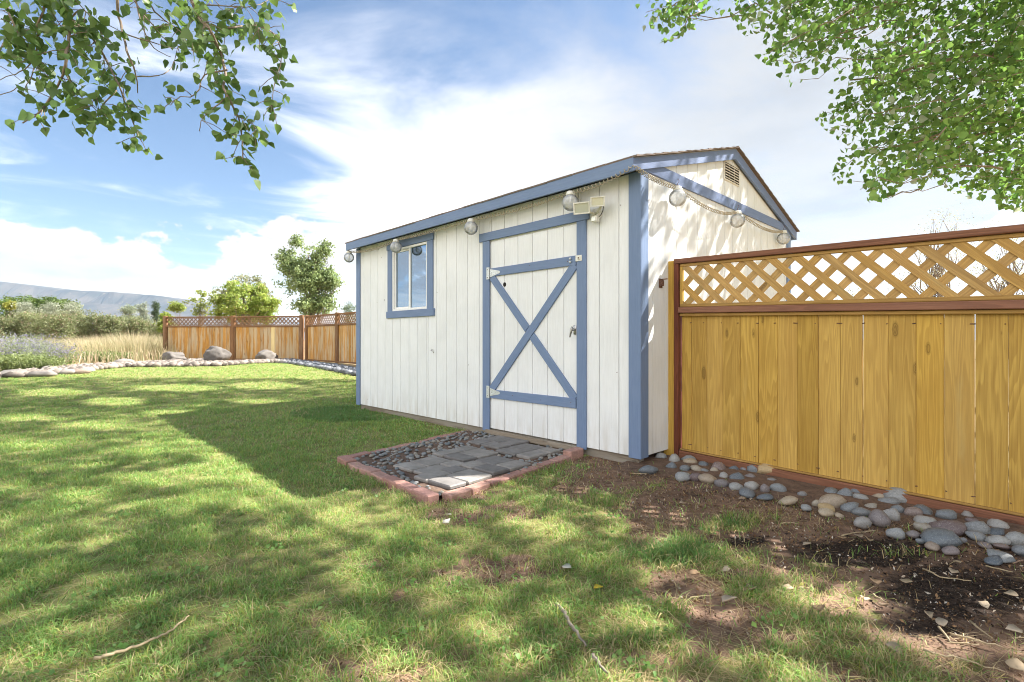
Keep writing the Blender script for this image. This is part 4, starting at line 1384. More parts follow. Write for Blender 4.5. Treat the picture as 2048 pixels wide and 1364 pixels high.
brick_run(PAD[1] + Vector((0.02, 0.03, 0)), PAD[2], 7, [0.062, 0.055, 0.060, 0.050, 0.052, 0.045], 0.05)
brick_run(PAD[0] + (PAD[1] - PAD[0]) * 0.02, PAD[1] + (PAD[0] - PAD[1]) * 0.075, 8, [0.085, 0.045, 0.040, 0.038, 0.036, 0.038, 0.04, 0.045], 0.035)
brick_run(PAD[2] + (PAD[3] - PAD[2]) * 0.05, PAD[3], 8, [0.045, 0.036, 0.03, 0.03, 0.026, 0.03, 0.03, 0.026], 0.03)
pav_c = [(997, 881, 0.45, 2), (1056, 899, 0.44, 1), (931, 904, 0.44, 2), (989, 926, 0.44, 1), (860, 927, 0.44, 3), (906, 950, 0.43, 2)]
lay = [[(0, 0, .42, .42), (.42, 0, 1, .42), (0, .42, .58, 1), (.58, .42, 1, 1)], [(0, 0, .6, .38), (.6, 0, 1, .62), (0, .38, .6, 1), (.6, .62, 1, 1)], [(0, 0, .38, .6), (.38, 0, 1, .4), (0, .6, .38, 1), (.38, .4, 1, 1)]]
for k, (px, py, S, rot) in enumerate(pav_c):
    p = on_ground(px, py, 0.045)
    hub = p
    for j, (a0, b0, a1, b1) in enumerate(lay[k % 3]):
        j0 = 0.006
        o = MB().box((a0 * S - S / 2 + j0, b0 * S - S / 2 + j0, -0.03), (a1 * S - S / 2 - j0, b1 * S - S / 2 - j0, random.uniform(-0.004, 0.004)), 0.008).build('paving_stone', M_PAVER, None)
        o.location = (p.x, p.y, p.z - 0.002); o.rotation_euler = (random.uniform(-0.01, 0.01), random.uniform(-0.01, 0.01), SHED_RZ + R(rot * 1.6))
        to_pad(o)
n_p = 0
pav_w = [on_ground(px, py, 0.045) for px, py, S, r in pav_c]
cells = []
tries = 0
while n_p < 285 and tries < 9000:
    tries += 1
    a = PADI[0].lerp(PADI[1], random.random()); c = PADI[3].lerp(PADI[2], random.random())
    f, g = random.random(), random.random()
    p = (PADI[0].lerp(PADI[1], f)).lerp(PADI[3].lerp(PADI[2], f), g)
    bad = False
    for q in pav_w:
        e = p - q
        if abs(e.dot(U)) < 0.235 and abs(e.dot(V)) < 0.235:
            bad = True
    if f < 0.30 and 0.12 < g < 0.60 and random.random() < 0.9:
        bad = True
    r0 = random.uniform(0.012, 0.028)
    if bad or any((p.x - x) ** 2 + (p.y - y) ** 2 < ((r0 + r1) * 0.72) ** 2 for x, y, r1 in cells):
        continue
    cells.append((p.x, p.y, r0))
    o = put_stone(random.choice(PS), Vector((p.x, p.y, gz(p.x, p.y) + 0.018 + r0 * 0.35)), r0 * random.uniform(1.0, 1.35), r0, r0 * random.uniform(0.55, 0.75), random.uniform(0, 3.1), None, 'pebble', 0.3)
    to_pad(o)
    n_p += 1

# ------------------------------------------------------------------ rock bed at the far edge of the lawn, boulders
rb = MB()
ev = []
outer = []
for k, p in enumerate(EDGE):
    px, py = EDGE_PX[k]
    wdt = 3.0 if px < 90 else (4.2 if px < 300 else (1.6 if px < 430 else (1.0 if px < 560 else 0.75)))
    outer.append((p.x, p.y, wdt))
for (x, y, wd) in outer:
    for f in (0, 0.35, 1.0):
        dirn = Vector((x, y, 0)).normalized() if x < -8.5 or y > 12 else Vector((0.5, 0.85, 0))
        q = Vector((x, y, 0)) + Vector((0.05, 1, 0)).normalized() * wd * f
        ev.append((q.x, q.y, gz(q.x, q.y) + 0.012 + 0.03 * (f == 0.35)))
M_GRAV, t, b, _ = mat('pale_gravel_ground')
v = t.n('ShaderNodeTexCoord').outputs['Object']
n2 = t.noise(v, 9, 6, 0.65)
t.put(b.inputs['Base Color'], t.mix(t.mapr(n2, 0.3, 0.7), (0.17, 0.115, 0.085), (0.25, 0.185, 0.14))); b.inputs['Roughness'].default_value = 0.95
far_bed = link('gravel_bed', mesh('gravel_bed', ev, [(i * 3 + j, (i + 1) * 3 + j, (i + 1) * 3 + j + 1, i * 3 + j + 1) for i in range(len(outer) - 1) for j in range(2)]), M_GRAV, None, True)
tag(far_bed, kind='structure')
# edging rocks one can pick out
edge_rocks = [(20, 747, 62, 18), (75, 747, 48, 16), (95, 738, 34, 18), (128, 741, 36, 16), (150, 740, 34, 14), (170, 738, 30, 14), (200, 731, 34, 16), (222, 729, 26, 12), (122, 709, 28, 20), (245, 724, 44, 18), (265, 728, 30, 10), (290, 726, 26, 9), (180, 712, 30, 12), (205, 714, 26, 12), (150, 718, 26, 12), (225, 715, 24, 10), (-40, 755, 60, 20), (-110, 764, 66, 22), (-190, 772, 60, 22)]
for i, (px, py, wpx, hpx) in enumerate(edge_rocks):
    p = on_ground(px, py + hpx * 0.4)
    s_ = p.y / F
    put_stone(FS[i % 7], p + Vector((0, 0.1, hpx * s_ * 0.25)), wpx * s_ * 0.52, wpx * s_ * 0.42, hpx * s_ * 0.55, random.uniform(-0.4, 0.4), far_bed, 'edging_rock', 0.12)
# the small stones between them: too many and too small to pick apart
base_st = stone_mesh('s', 5, 1, rough=0.12, cut=0.5)
bvv = np.array([v.co[:] for v in base_st.vertices]); bff = np.array([list(p.vertices) for p in base_st.polygons])
Vs, Fs, Cs = [], [], []
cnt = 0
for i in range(4600):
    k = random.randrange(2, len(outer) - 1)
    f = random.random(); g = random.uniform(0.02, 1.0)
    x = outer[k][0] * (1 - f) + outer[k + 1][0] * f; y = outer[k][1] * (1 - f) + outer[k + 1][1] * f; wd = outer[k][2] * (1 - f) + outer[k + 1][2] * f
    y += wd * g; x += 0.05 * wd * g
    s_ = random.uniform(0.04, 0.13) if x < -7 else random.uniform(0.05, 0.11)
    an = random.uniform(0, 6.28)
    q = bvv * np.array([s_ * random.uniform(0.8, 1.4), s_, s_ * 0.65])
    q = np.stack([q[:, 0] * math.cos(an) - q[:, 1] * math.sin(an), q[:, 0] * math.sin(an) + q[:, 1] * math.cos(an), q[:, 2]], 1)
    Vs.append(q + np.array([x, y, gz(x, y) + 0.02 + s_ * 0.25])); Fs.append(bff + cnt); cnt += len(bvv)
    shade_part = ss(-7.9, -6.6, x)  # stones towards the shed go grey-blue: shade put into their colour
    base = np.array([0.21, 0.18, 0.155]) * random.uniform(0.35, 1.5)
    base2 = np.array([0.20, 0.21, 0.23]) * random.uniform(0.5, 1.3)
    Cs.append(np.tile(base * (1 - shade_part) + base2 * shade_part, (len(bvv), 1)))
gs_ = link('gravel_stones', mesh_np('gravel_stones', np.concatenate(Vs), np.concatenate(Fs), 3, np.concatenate(Cs)), M_LITT)
tag(gs_, 'small pale stones, tinted grey as shade at right, filling the bed along the far fence', 'gravel', kind='stuff')
for i, (px, py, wpx, hpx, lab, sd) in enumerate(((343, 726, 50, 22, 'smallest low grey boulder at the left end of the far fence', 11), (432, 728, 50, 32, 'largest pitted grey boulder, in the middle of three by the far fence', 15), (532, 725, 42, 24, 'rounded grey boulder below the pale new fence board', 13))):
    p = on_ground(px, py)
    s_ = p.y / F
    me = stone_mesh('boulder', sd, 4, rough=0.17, cut=0.6); me.materials.append(M_BOULD)
    o = put_stone(me, p + Vector((0, 0.1, hpx * s_ * 0.52)), wpx * s_ * 0.54, wpx * s_ * 0.42, hpx * s_ * 0.62, 0.3 * i, None, 'boulder', 0.06)
    tag(o, lab, 'boulder', 'boulders in front of the far fence')

# ------------------------------------------------------------------ foliage helpers
def rand_dirs(n, up=0.0):
    d = rng.normal(size=(n, 3)); d[:, 2] += up
    return d / np.linalg.norm(d, axis=1, keepdims=True)


def leaf_mesh_np(name, P, size, col, shape='rhomb', droop=0.3, width=0.8):
    """a mesh of folded leaves at points P (n,3); size (n,), col (n,3)"""
    n = len(P)
    size = np.broadcast_to(size, (n,)).reshape(n, 1)
    ax = rng.normal(size=(n, 3)); ax[:, 2] -= droop * 1.5
    ax /= np.linalg.norm(ax, axis=1, keepdims=True)
    sd = np.cross(ax, rng.normal(size=(n, 3))); sd /= np.linalg.norm(sd, axis=1, keepdims=True)
    nn = np.cross(ax, sd)
    if shape == 'rhomb':
        prof = [(0, 0, 0), (0.45, 0.5 * width, 0.10), (1, 0, -0.06), (0.45, -0.5 * width, 0.10)]
        fc = np.array([[0, 1, 2], [0, 2, 3]]); k = 3
    else:                                                     # deltoid, as on a cottonwood
        prof = [(0, 0, 0), (0.10, 0.40 * width, 0.06), (0.42, 0.46 * width, 0.10), (1.0, 0, -0.10), (0.42, -0.46 * width, 0.10), (0.10, -0.40 * width, 0.06)]
        fc = np.array([[0, 1, 2, 3], [0, 3, 4, 5]]); k = 4
    m = len(prof)
    VV = np.empty((n, m, 3))
    for j, (a, b_, c_) in enumerate(prof):
        VV[:, j] = P + size * (ax * (a - 0.4) + sd * b_ + nn * c_)
    FFc = (np.arange(n)[:, None, None] * m + fc[None]).reshape(-1, k)
    return mesh_np(name, VV.reshape(-1, 3), FFc, k, np.repeat(col, m, axis=0))


def tints(n, c0, c1, var=0.25, warm=None, wf=0.0):
    f = rng.random((n, 1))
    c = np.array(c0) * (1 - f) + np.array(c1) * f
    c = c * (1 + var * (rng.random((n, 1)) - 0.5) * 2)
    if warm is not None:
        w_ = rng.random(n) < wf
        c[w_] = np.array(warm) * (0.8 + 0.4 * rng.random((w_.sum(), 1)))
    return np.clip(c, 0.003, 1)


def limb_pts(a, c, n=7, wob=0.06):
    a = Vector(a); c = Vector(c); L = (c - a).length
    pts = []
    for i in range(n):
        f = i / (n - 1)
        p = a.lerp(c, f)
        if 0 < i < n - 1:
            p += Vector((random.gauss(0, 1), random.gauss(0, 1), random.gauss(0, 0.6))) * L * wob
        pts.append(p)
    return pts


def tree(name, label, base, crown, n_clump, per, leaf, c0, c1, cat='tree', group=None, trunk_r=0.12, stems=1, clump_r=0.12, limbs=14, shell=0.55, warm=None, wf=0.0, width=0.7, bark=None):
    """crown: list of (centre Vector, rx, ry, rz, weight)"""
    root = empty(name, base)
    tag(root, label, cat, group)
    wts = np.array([c[4] for c in crown], float); wts /= wts.sum()
    idx = rng.choice(len(crown), n_clump, p=wts)
    d = rand_dirs(n_clump); rad = (shell + (1 - shell) * rng.random((n_clump, 1))) * (0.25 + 0.75 * rng.random((n_clump, 1)) ** 0.35)
    cen = np.array([crown[i][0][:] for i in idx]); rr_ = np.array([crown[i][1:4] for i in idx])
    CC = cen + d * rad * rr_
    sp = clump_r * np.mean([c[1] for c in crown])
    n = n_clump * per
    pts = np.repeat(CC, per, axis=0) + rng.normal(size=(n, 3)) * sp * np.array([1, 1, 0.75])
    shade = np.repeat(0.82 + 0.36 * rng.random((n_clump, 1)), per, axis=0)
    col = tints(n, c0, c1, 0.18, warm, wf) * shade
    b0 = np.array(base[:])
    pts[:, 2] = np.maximum(pts[:, 2], b0[2] + 0.05)
    cr = link('crown' if cat == 'tree' else 'foliage', leaf_mesh_np('crown', pts - b0, leaf * (0.7 + 0.6 * rng.random(n)), col, width=width), M_LEAFT, root)
    cr['kind'] = 'stuff'
    mb = MB()
    cm_ = Vector(np.average(cen, axis=0)) - Vector(base)
    topz = max(c[0].z + c[3] * 0.6 for c in crown) - base[2]
    for s in range(stems):
        lean = Vector((random.uniform(-1, 1), random.uniform(-1, 1), 0)) * (0.25 * topz * 0.3 if stems > 1 else 0.03 * topz)
        tp_ = Vector((cm_.x, cm_.y, topz * 0.85)) + lean
        pts_ = limb_pts((lean.x * 0.1, lean.y * 0.1, -0.15), tp_, 9, 0.015)
        mb.tube(pts_, [trunk_r * (1 - 0.85 * i / 8) for i in range(9)], 7)
        for j in range(limbs // stems):
            q = CC[rng.integers(len(CC))] - b0
            k = min(7, max(1, int(8 * min(0.85, max(0.12, (q[2] - 0.25 * topz) / topz)))))
            lp = limb_pts(pts_[k], q, 6, 0.05)
            r0 = trunk_r * (1 - 0.85 * k / 8) * 0.6
            mb.tube(lp, [r0 * (1 - 0.85 * i / 5) for i in range(6)], 5)
    mb.build('trunk' if cat == 'tree' else 'stem', bark or M_BARK, root, True)
    return root


def pxc(cx, cy, rx, ry, depth, wt=None, rd=None):
    s_ = depth / F
    return (at(cx, cy, depth), rx * s_, (rd if rd is not None else rx * s_ * 0.9), ry * s_, wt if wt is not None else rx * ry)


def base_at(px, depth):
    x = (px - CX) / F * depth
    return Vector((x, depth, gz(x, depth)))


# trees beyond the far fence
tree('cottonwood_tree', 'tall open green cottonwood rising behind the far fence next to the shed', base_at(622, 34), [pxc(606, 560, 52, 52, 34), pxc(640, 505, 34, 34, 34), pxc(576, 522, 30, 30, 34), pxc(664, 560, 20, 52, 34), pxc(618, 610, 44, 24, 34), pxc(650, 600, 34, 30, 34), pxc(592, 486, 12, 18, 34), pxc(622, 548, 34, 40, 34), pxc(640, 560, 30, 40, 34)],
     330, 46, 0.16, (0.15, 0.215, 0.085), (0.27, 0.33, 0.16), trunk_r=0.14, limbs=30, clump_r=0.17, shell=0.25)
tree('willow_tree', 'rounded bright yellow green willow behind the far fence', base_at(490, 27), [pxc(492, 606, 60, 40, 27), pxc(455, 622, 36, 26, 27), pxc(528, 618, 30, 34, 27), pxc(484, 580, 36, 18, 27), pxc(440, 600, 16, 12, 27, 300), pxc(548, 605, 12, 16, 27, 260), pxc(520, 578, 16, 12, 27, 260), pxc(462, 572, 12, 10, 27, 160)],
     290, 42, 0.15, (0.19, 0.27, 0.055), (0.35, 0.42, 0.12), trunk_r=0.14, stems=3, limbs=18, clump_r=0.13, width=0.4, warm=(0.45, 0.42, 0.20), wf=0.08)
tree('grey_tree', 'thin grey green tree top showing above the yellow willow', base_at(492, 40), [pxc(500, 570, 38, 26, 40), pxc(450, 590, 22, 20, 40), pxc(530, 592, 18, 20, 40), pxc(490, 630, 40, 30, 40)],
     90, 34, 0.16, (0.16, 0.19, 0.10), (0.26, 0.26, 0.17), trunk_r=0.13, limbs=26, clump_r=0.14)
tree('sparse_tree', 'spindly young tree with few leaves left of the yellow willow', base_at(402, 25), [pxc(402, 585, 10, 13, 25), pxc(383, 603, 12, 6, 25), pxc(408, 606, 14, 14, 25), pxc(428, 590, 8, 10, 25), pxc(400, 622, 14, 12, 25)],
     34, 16, 0.12, (0.17, 0.22, 0.07), (0.30, 0.34, 0.12), trunk_r=0.05, limbs=16, clump_r=0.25)
tree('pine_tree', 'small grey green conifer between the big cottonwood and the shed', base_at(697, 45), [pxc(697, 616, 16, 14, 45), pxc(697, 636, 20, 16, 45)], 60, 34, 0.14, (0.12, 0.17, 0.11), (0.20, 0.25, 0.16), trunk_r=0.1, limbs=10, clump_r=0.18, width=0.3)
tree('juniper_tree', 'narrow dark juniper left of the far fence', base_at(311, 46), [pxc(311, 614, 6, 16, 46), pxc(311, 632, 8, 16, 46)], 60, 40, 0.12, (0.055, 0.09, 0.05), (0.09, 0.13, 0.07), trunk_r=0.08, limbs=8, clump_r=0.3, width=0.35)
tree('grey_shrub', 'silvery shrub with feathery top beside the narrow juniper', base_at(288, 43), [pxc(288, 618, 11, 16, 43), pxc(290, 640, 14, 14, 43)], 60, 34, 0.14, (0.20, 0.24, 0.18), (0.30, 0.33, 0.26), cat='shrub', trunk_r=0.07, stems=3, limbs=9, clump_r=0.2, width=0.35)
tree('grey_shrub', 'broad silvery shrub standing above the willow thicket', base_at(262, 44), [pxc(260, 620, 17, 13, 44), pxc(258, 640, 20, 14, 44)], 80, 34, 0.14, (0.18, 0.22, 0.15), (0.28, 0.31, 0.22), cat='shrub', trunk_r=0.07, stems=3, limbs=9, clump_r=0.2, width=0.35)
for px, py, rx, ry, lab, ca, cb in ((36, 612, 34, 18, 'dark green tree at the left end of the distant grove', (0.07, 0.12, 0.03), (0.14, 0.20, 0.05)), (82, 610, 36, 19, 'dark green tree in the middle of the distant grove', (0.065, 0.11, 0.03), (0.12, 0.18, 0.045)), (128, 614, 27, 16, 'smaller green tree at the right end of the distant grove', (0.075, 0.12, 0.035), (0.14, 0.19, 0.05)), (-70, 606, 60, 24, 'green tree past the left end of the distant grove', (0.07, 0.12, 0.03), (0.13, 0.19, 0.05))):
    tree('grove_tree', lab, base_at(px, 64), [pxc(px, py, rx, ry, 64), pxc(px, py + 14, rx * 0.9, ry, 64)], 110, 44, 0.26, ca, cb, group='trees of the distant grove', trunk_r=0.2, limbs=10, clump_r=0.16)
tree('yellow_shrub', 'small yellow shrub in front of the distant grove', base_at(21, 52), [pxc(21, 610, 9, 9, 52)], 26, 40, 0.2, (0.20, 0.22, 0.045), (0.28, 0.29, 0.07), cat='shrub', trunk_r=0.05, stems=2, limbs=6, clump_r=0.25)
for px, lab in ((48, 'pale silver shrub before the left trees of the grove'), (102, 'pale silver shrub before the middle of the grove'), (145, 'pale silver shrub at the right end of the grove')):
    tree('silver_shrub', lab, base_at(px, 50), [pxc(px, 614, 17, 11, 50), pxc(px, 626, 20, 12, 50)], 46, 34, 0.18, (0.24, 0.28, 0.20), (0.36, 0.38, 0.30), cat='shrub', group='silver shrubs before the grove', trunk_r=0.05, stems=3, limbs=6, clump_r=0.2, width=0.35)
for k in range(14):
    px = -60 + k * 30 + random.uniform(-6, 6)
    hh = 32 - 12 * max(0, (px - 180) / 160)
    dpt = 29 + random.uniform(-1.5, 2.5)
    tree('willow_shrub', 'olive green bushy shrub in the thicket across the dry field', base_at(px, dpt), [pxc(px, 652 + (32 - hh) * 0.6 + random.uniform(-3, 3), 26, hh, dpt), pxc(px, 676, 26, 18, dpt)], 90, 44, 0.13, (0.13, 0.16, 0.065), (0.25, 0.27, 0.14), cat='shrub', group='shrubs of the thicket', trunk_r=0.05, stems=4, limbs=8, clump_r=0.18, width=0.35, warm=(0.30, 0.23, 0.16), wf=0.10)
for px, py, rx, ry, dpt, lab in ((330, 645, 14, 24, 24, 'leafy green shrub right behind the left post of the far fence'), (355, 614, 16, 9, 42, 'low green treetop over the left panel of the far fence')):
    tree('green_shrub', lab, base_at(px, dpt), [pxc(px, py, rx, ry, dpt)], 40, 36, 0.13, (0.16, 0.22, 0.05), (0.28, 0.33, 0.09), cat='shrub', trunk_r=0.04, stems=2, limbs=6, clump_r=0.2)

# thin pale trees seen over and through the near lattice
for px, crown, lab in ((1888, [(1885, 440, 42, 34), (1870, 500, 60, 40), (1850, 560, 80, 40), (1925, 520, 40, 60)], 'thin pale leaved tree above the right lattice'), (2010, [(2020, 470, 50, 30), (2000, 540, 60, 50), (2060, 560, 50, 60)], 'thin pale leaved tree at the right edge behind the lattice'), (1640, [(1640, 600, 30, 20), (1700, 590, 40, 24)], 'low twiggy bush glimpsed through the middle of the lattice')):
    tree('thin_tree', lab, base_at(px, 20), [pxc(a, b_, c, d, 20) for a, b_, c, d in crown], 120 if px > 1700 else 40, 20, 0.06, (0.20, 0.21, 0.12), (0.36, 0.34, 0.22), cat='tree', trunk_r=0.09, stems=2, limbs=60 if px > 1700 else 20, clump_r=0.22, width=0.5, bark=M_TWIG)

# ------------------------------------------------------------------ plants at the left: sage, low greens, dry grasses
def blades(name, base, h, w_, lean, col0, col1, bend=0.5, k=3, mat_=None):
    """curved grass blades: base (n,3), heights, widths, lean (n,2)"""
    n = len(base)
    ang = rng.random(n) * 6.283
    sd = np.stack([np.cos(ang), np.sin(ang), np.zeros(n)], 1) * (w_[:, None] * 0.5)
    ln = np.concatenate([lean, np.zeros((n, 1))], 1)
    up = np.array([0, 0, 1.0])
    mid = base + up * (h * 0.62)[:, None] + ln * (h * 0.35)[:, None]
    tip = base + up * (h * (1.0 - 0.35 * np.clip(np.hypot(lean[:, 0], lean[:, 1]), 0, 1.4)))[:, None] + ln * h[:, None]
    VV = np.stack([base - sd, base + sd, mid + sd * 0.75, mid - sd * 0.75, tip], 1)
    fc = np.array([[0, 1, 2], [0, 2, 3], [3, 2, 4]])
    FFc = (np.arange(n)[:, None, None] * 5 + fc[None]).reshape(-1, 3)
    cc = np.repeat(col0, 5, axis=0).reshape(n, 5, 3)
    cc[:, 4] = col1; cc[:, 2:4] = (col0 * 0.5 + col1 * 0.5)[:, None]
    return mesh_np(name, VV.reshape(-1, 3), FFc, 3, cc.reshape(-1, 3))


def dry_clump(px, depth, h, n, spread):
    b0 = base_at(px, depth)
    p = rng.normal(size=(n, 2)) * spread
    base = np.stack([p[:, 0], p[:, 1], np.zeros(n)], 1)
    lean = p / max(spread, 1e-3) * 0.22 + rng.normal(size=(n, 2)) * 0.12
    hh = h * (0.55 + 0.5 * rng.random(n))
    col = tints(n, (0.40, 0.33, 0.22), (0.54, 0.46, 0.33), 0.2, (0.24, 0.25, 0.13), 0.15)
    o = link('dry_grass_clump', blades('dry_grass_clump', base, hh, np.full(n, 0.012), lean, col * np.array([0.8, 0.9, 0.7]), col), M_GRASS)
    o.location = b0
    return o


cl = [(160, 20, 0.95), (180, 18.5, 0.9), (200, 20, 1.05), (218, 18.6, 0.95), (236, 20, 1.1), (250, 18.8, 1.05), (266, 19.5, 1.25), (280, 18.4, 1.05), (296, 20, 1.1), (312, 19.2, 1.0), (142, 21, 0.95), (125, 20.5, 0.9), (325, 21.5, 1.05), (100, 22, 0.95), (70, 22, 0.9), (40, 22, 0.9), (10, 22, 0.9), (225, 22.5, 1.1), (185, 22.5, 1.0), (270, 23, 1.1)]
for k, (px, dpt, h) in enumerate(cl):
    o = dry_clump(px, dpt, h * 1.05, 420, 0.36)
    tag(o, 'tuft of tall straw coloured grass in the dry field by the far fence' if px > 150 else 'tuft of straw grass behind the flowering sage', 'grass', 'tufts of dry grass' if px > 150 else 'tufts of dry grass behind the sage')
nf = 26000                                                   # the rest of the dry field
fx = rng.uniform(-42, -4, nf); fy = rng.uniform(14.5, 34, nf)
keep = (fx / fy < -0.66) & (fx / fy > -1.3) & ~in_poly(fx, fy, LAWN)
eb = np.array([(p.x, p.y) for p in EDGE])
keep &= fy > np.interp(fx, eb[:, 0], eb[:, 1]) + 3.6
fx, fy = fx[keep], fy[keep]; n = len(fx)
col = tints(n, (0.36, 0.29, 0.19), (0.50, 0.42, 0.29), 0.2, (0.22, 0.23, 0.12), 0.2)
fo = link('field_grass', blades('field_grass', np.stack([fx, fy, ground_z(fx, fy)], 1), 0.3 + 0.35 * rng.random(n), np.full(n, 0.02), rng.normal(size=(n, 2)) * 0.3, col * 0.85, col), M_GRASS)
tag(fo, 'dry straw coloured grass covering the field beyond the stones', 'grass', kind='stuff')


def sage(px, depth, h, wd, n, label, flower=True):
    b0 = base_at(px, depth)
    root = empty('sage_plant' if flower else 'green_perennial', b0)
    tag(root, label, 'plant', 'flowering sage plants' if flower else 'low green perennials')
    p = rng.normal(size=(n, 2)) * wd * 0.30
    hh = h * (0.6 + 0.45 * rng.random(n))
    base = np.stack([p[:, 0] * 0.5, p[:, 1] * 0.5, np.zeros(n)], 1)
    lean = p / (wd * 0.3) * 0.28 + rng.normal(size=(n, 2)) * 0.08
    col = tints(n, (0.22, 0.26, 0.14), (0.34, 0.37, 0.24), 0.15)
    o = link('stem', blades('stem', base, hh, np.full(n, 0.010), lean, col, col), M_GRASS, root); o['kind'] = 'stuff'
    # leaves low, flowers along the tops
    m_ = n * (9 if flower else 14)
    i = rng.integers(0, n, m_); f = rng.random(m_) ** (0.8 if flower else 0.7)
    q = base[i] + np.concatenate([lean[i] * (hh[i] * f)[:, None] * 0.9, (hh[i] * f * 0.85)[:, None]], 1) + rng.normal(size=(m_, 3)) * 0.03
    gcol = tints(m_, (0.11, 0.155, 0.06), (0.21, 0.25, 0.12), 0.2) if flower else tints(m_, (0.13, 0.18, 0.06), (0.25, 0.29, 0.12), 0.2)
    if flower:
        fl_ = (f > 0.45) & (rng.random(m_) < 0.6)
        gcol[fl_] = tints(fl_.sum(), (0.17, 0.155, 0.26), (0.27, 0.245, 0.36), 0.15)
    o = link('foliage', leaf_mesh_np('foliage', q, 0.045 if flower else 0.06, gcol, width=0.6), M_LEAFT, root); o['kind'] = 'stuff'


for px, d, h, wd, lab in ((8, 14.2, 1.05, 1.0, 'lavender flowering sage at the left edge of the photo'), (48, 14.0, 1.0, 1.0, 'lavender flowering sage second from the left edge'), (84, 13.8, 0.85, 0.85, 'lavender flowering sage nearest the stones'), (28, 15.2, 1.15, 1.0, 'tall lavender sage behind the two at the left edge'), (106, 15.0, 0.8, 0.8, 'small lavender sage next to the dry grass'), (-45, 14.2, 1.05, 1.0, 'lavender sage just past the left edge'), (68, 15.6, 1.1, 0.9, 'lavender sage at the back of the flower bed')):
    sage(px, d, h, wd, 190, lab)
for px, d, h, wd, lab in ((20, 13.1, 0.45, 0.8, 'low green clump in front of the leftmost sage'), (62, 12.9, 0.55, 0.8, 'bright green clump between sage and edging rocks'), (95, 12.9, 0.42, 0.6, 'small green clump beside the rocks'), (185, 16.8, 0.42, 0.8, 'dark green low mound at the foot of the dry grass, left one'), (215, 16.6, 0.40, 0.8, 'dark green low mound at the foot of the dry grass, right one'), (130, 16.0, 0.45, 0.5, 'rusty low plant beside a pale rock'), (250, 17.2, 0.35, 0.5, 'small green mound under the tallest dry grass')):
    sage(px, d, h, wd, 110, lab, False)

# ------------------------------------------------------------------ the two cottonwoods whose branches hang into view
LIT_B = [(440, 884, 120, 13, 1), (300, 892, 60, 9, .9), (520, 905, 90, 14, 1), (455, 938, 120, 18, 1), (560, 950, 60, 26, 1), (500, 985, 110, 17, 1), (330, 945, 90, 12, .8), (180, 975, 60, 10, .6), (590, 975, 40, 20, 1), (692, 1020, 50, 24, 1), (650, 1048, 40, 14, .7),
         (930, 1290, 150, 48, 1), (860, 1330, 100, 36, 1), (1010, 1270, 60, 24, .8), (1000, 1345, 80, 30, .8), (1300, 1315, 110, 36, 1), (1130, 1340, 60, 20, .7), (690, 1345, 70, 26, .8), (1300, 1050, 0.1, 0.1, .1),
         (1640, 1175, 110, 24, .9), (1380, 1180, 70, 16, .8), (1540, 1250, 60, 14, .7), (1720, 1300, 150, 30, 1), (1290, 1210, 60, 16, .8), (1620, 1320, 60, 20, .8), (1850, 1340, 110, 24, .7),
         (890, 958, 70, 12, 1), (1080, 1030, 60, 12, .7), (1140, 1050, 50, 9, .7), (60, 885, 60, 12, .7), (30, 960, 40, 10, .5), (350, 822, 46, 8, .9), (230, 800, 60, 6, .8), (100, 785, 70, 6, .8), (350, 775, 90, 6, .8), (520, 770, 70, 6, .8), (60, 830, 60, 7, .6), (180, 845, 60, 8, .6), (260, 1000, 40, 10, .5), (230, 1300, 60, 12, .5), (520, 800, 50, 5, .6), (20, 1030, 40, 10, .5)]


def drop_lit(P):
    """keep only the leaves whose shade does not fall on the sunlit spots of the lawn"""
    t_ = (P[:, 2] - 0.05) / SUN.z
    x = P[:, 0] - SUN.x * t_; y = P[:, 1] - SUN.y * t_
    y_ok = y > 0.8
    px, py = to_px(x, np.where(y_ok, y, 1.0), np.full(len(x), 0.05) + 0.30 * ss(8, 17, y))
    L = blobs(px, py, LIT_B) * y_ok
    L = np.where(y_ok & (py < 757), 1.0, L)
    return rng.random(len(P)) > ss(0.10, 0.34, L)


def off_frame(P, mx=90, my=70):
    y = np.maximum(P[:, 1], 0.05)
    px, py = to_px(P[:, 0], y, P[:, 2])
    return ~((P[:, 1] > 0.2) & (px > -mx) & (px < 2048 + mx) & (py > -my) & (py < 1364 + my))


def canopy(center, radii, n_clump, per, sp):
    d = rand_dirs(n_clump); r = rng.random((n_clump, 1)) ** 0.45
    cc = np.array(center) + d * r * np.array(radii)
    return np.repeat(cc, per, axis=0) + rng.normal(size=(n_clump * per, 3)) * sp, cc


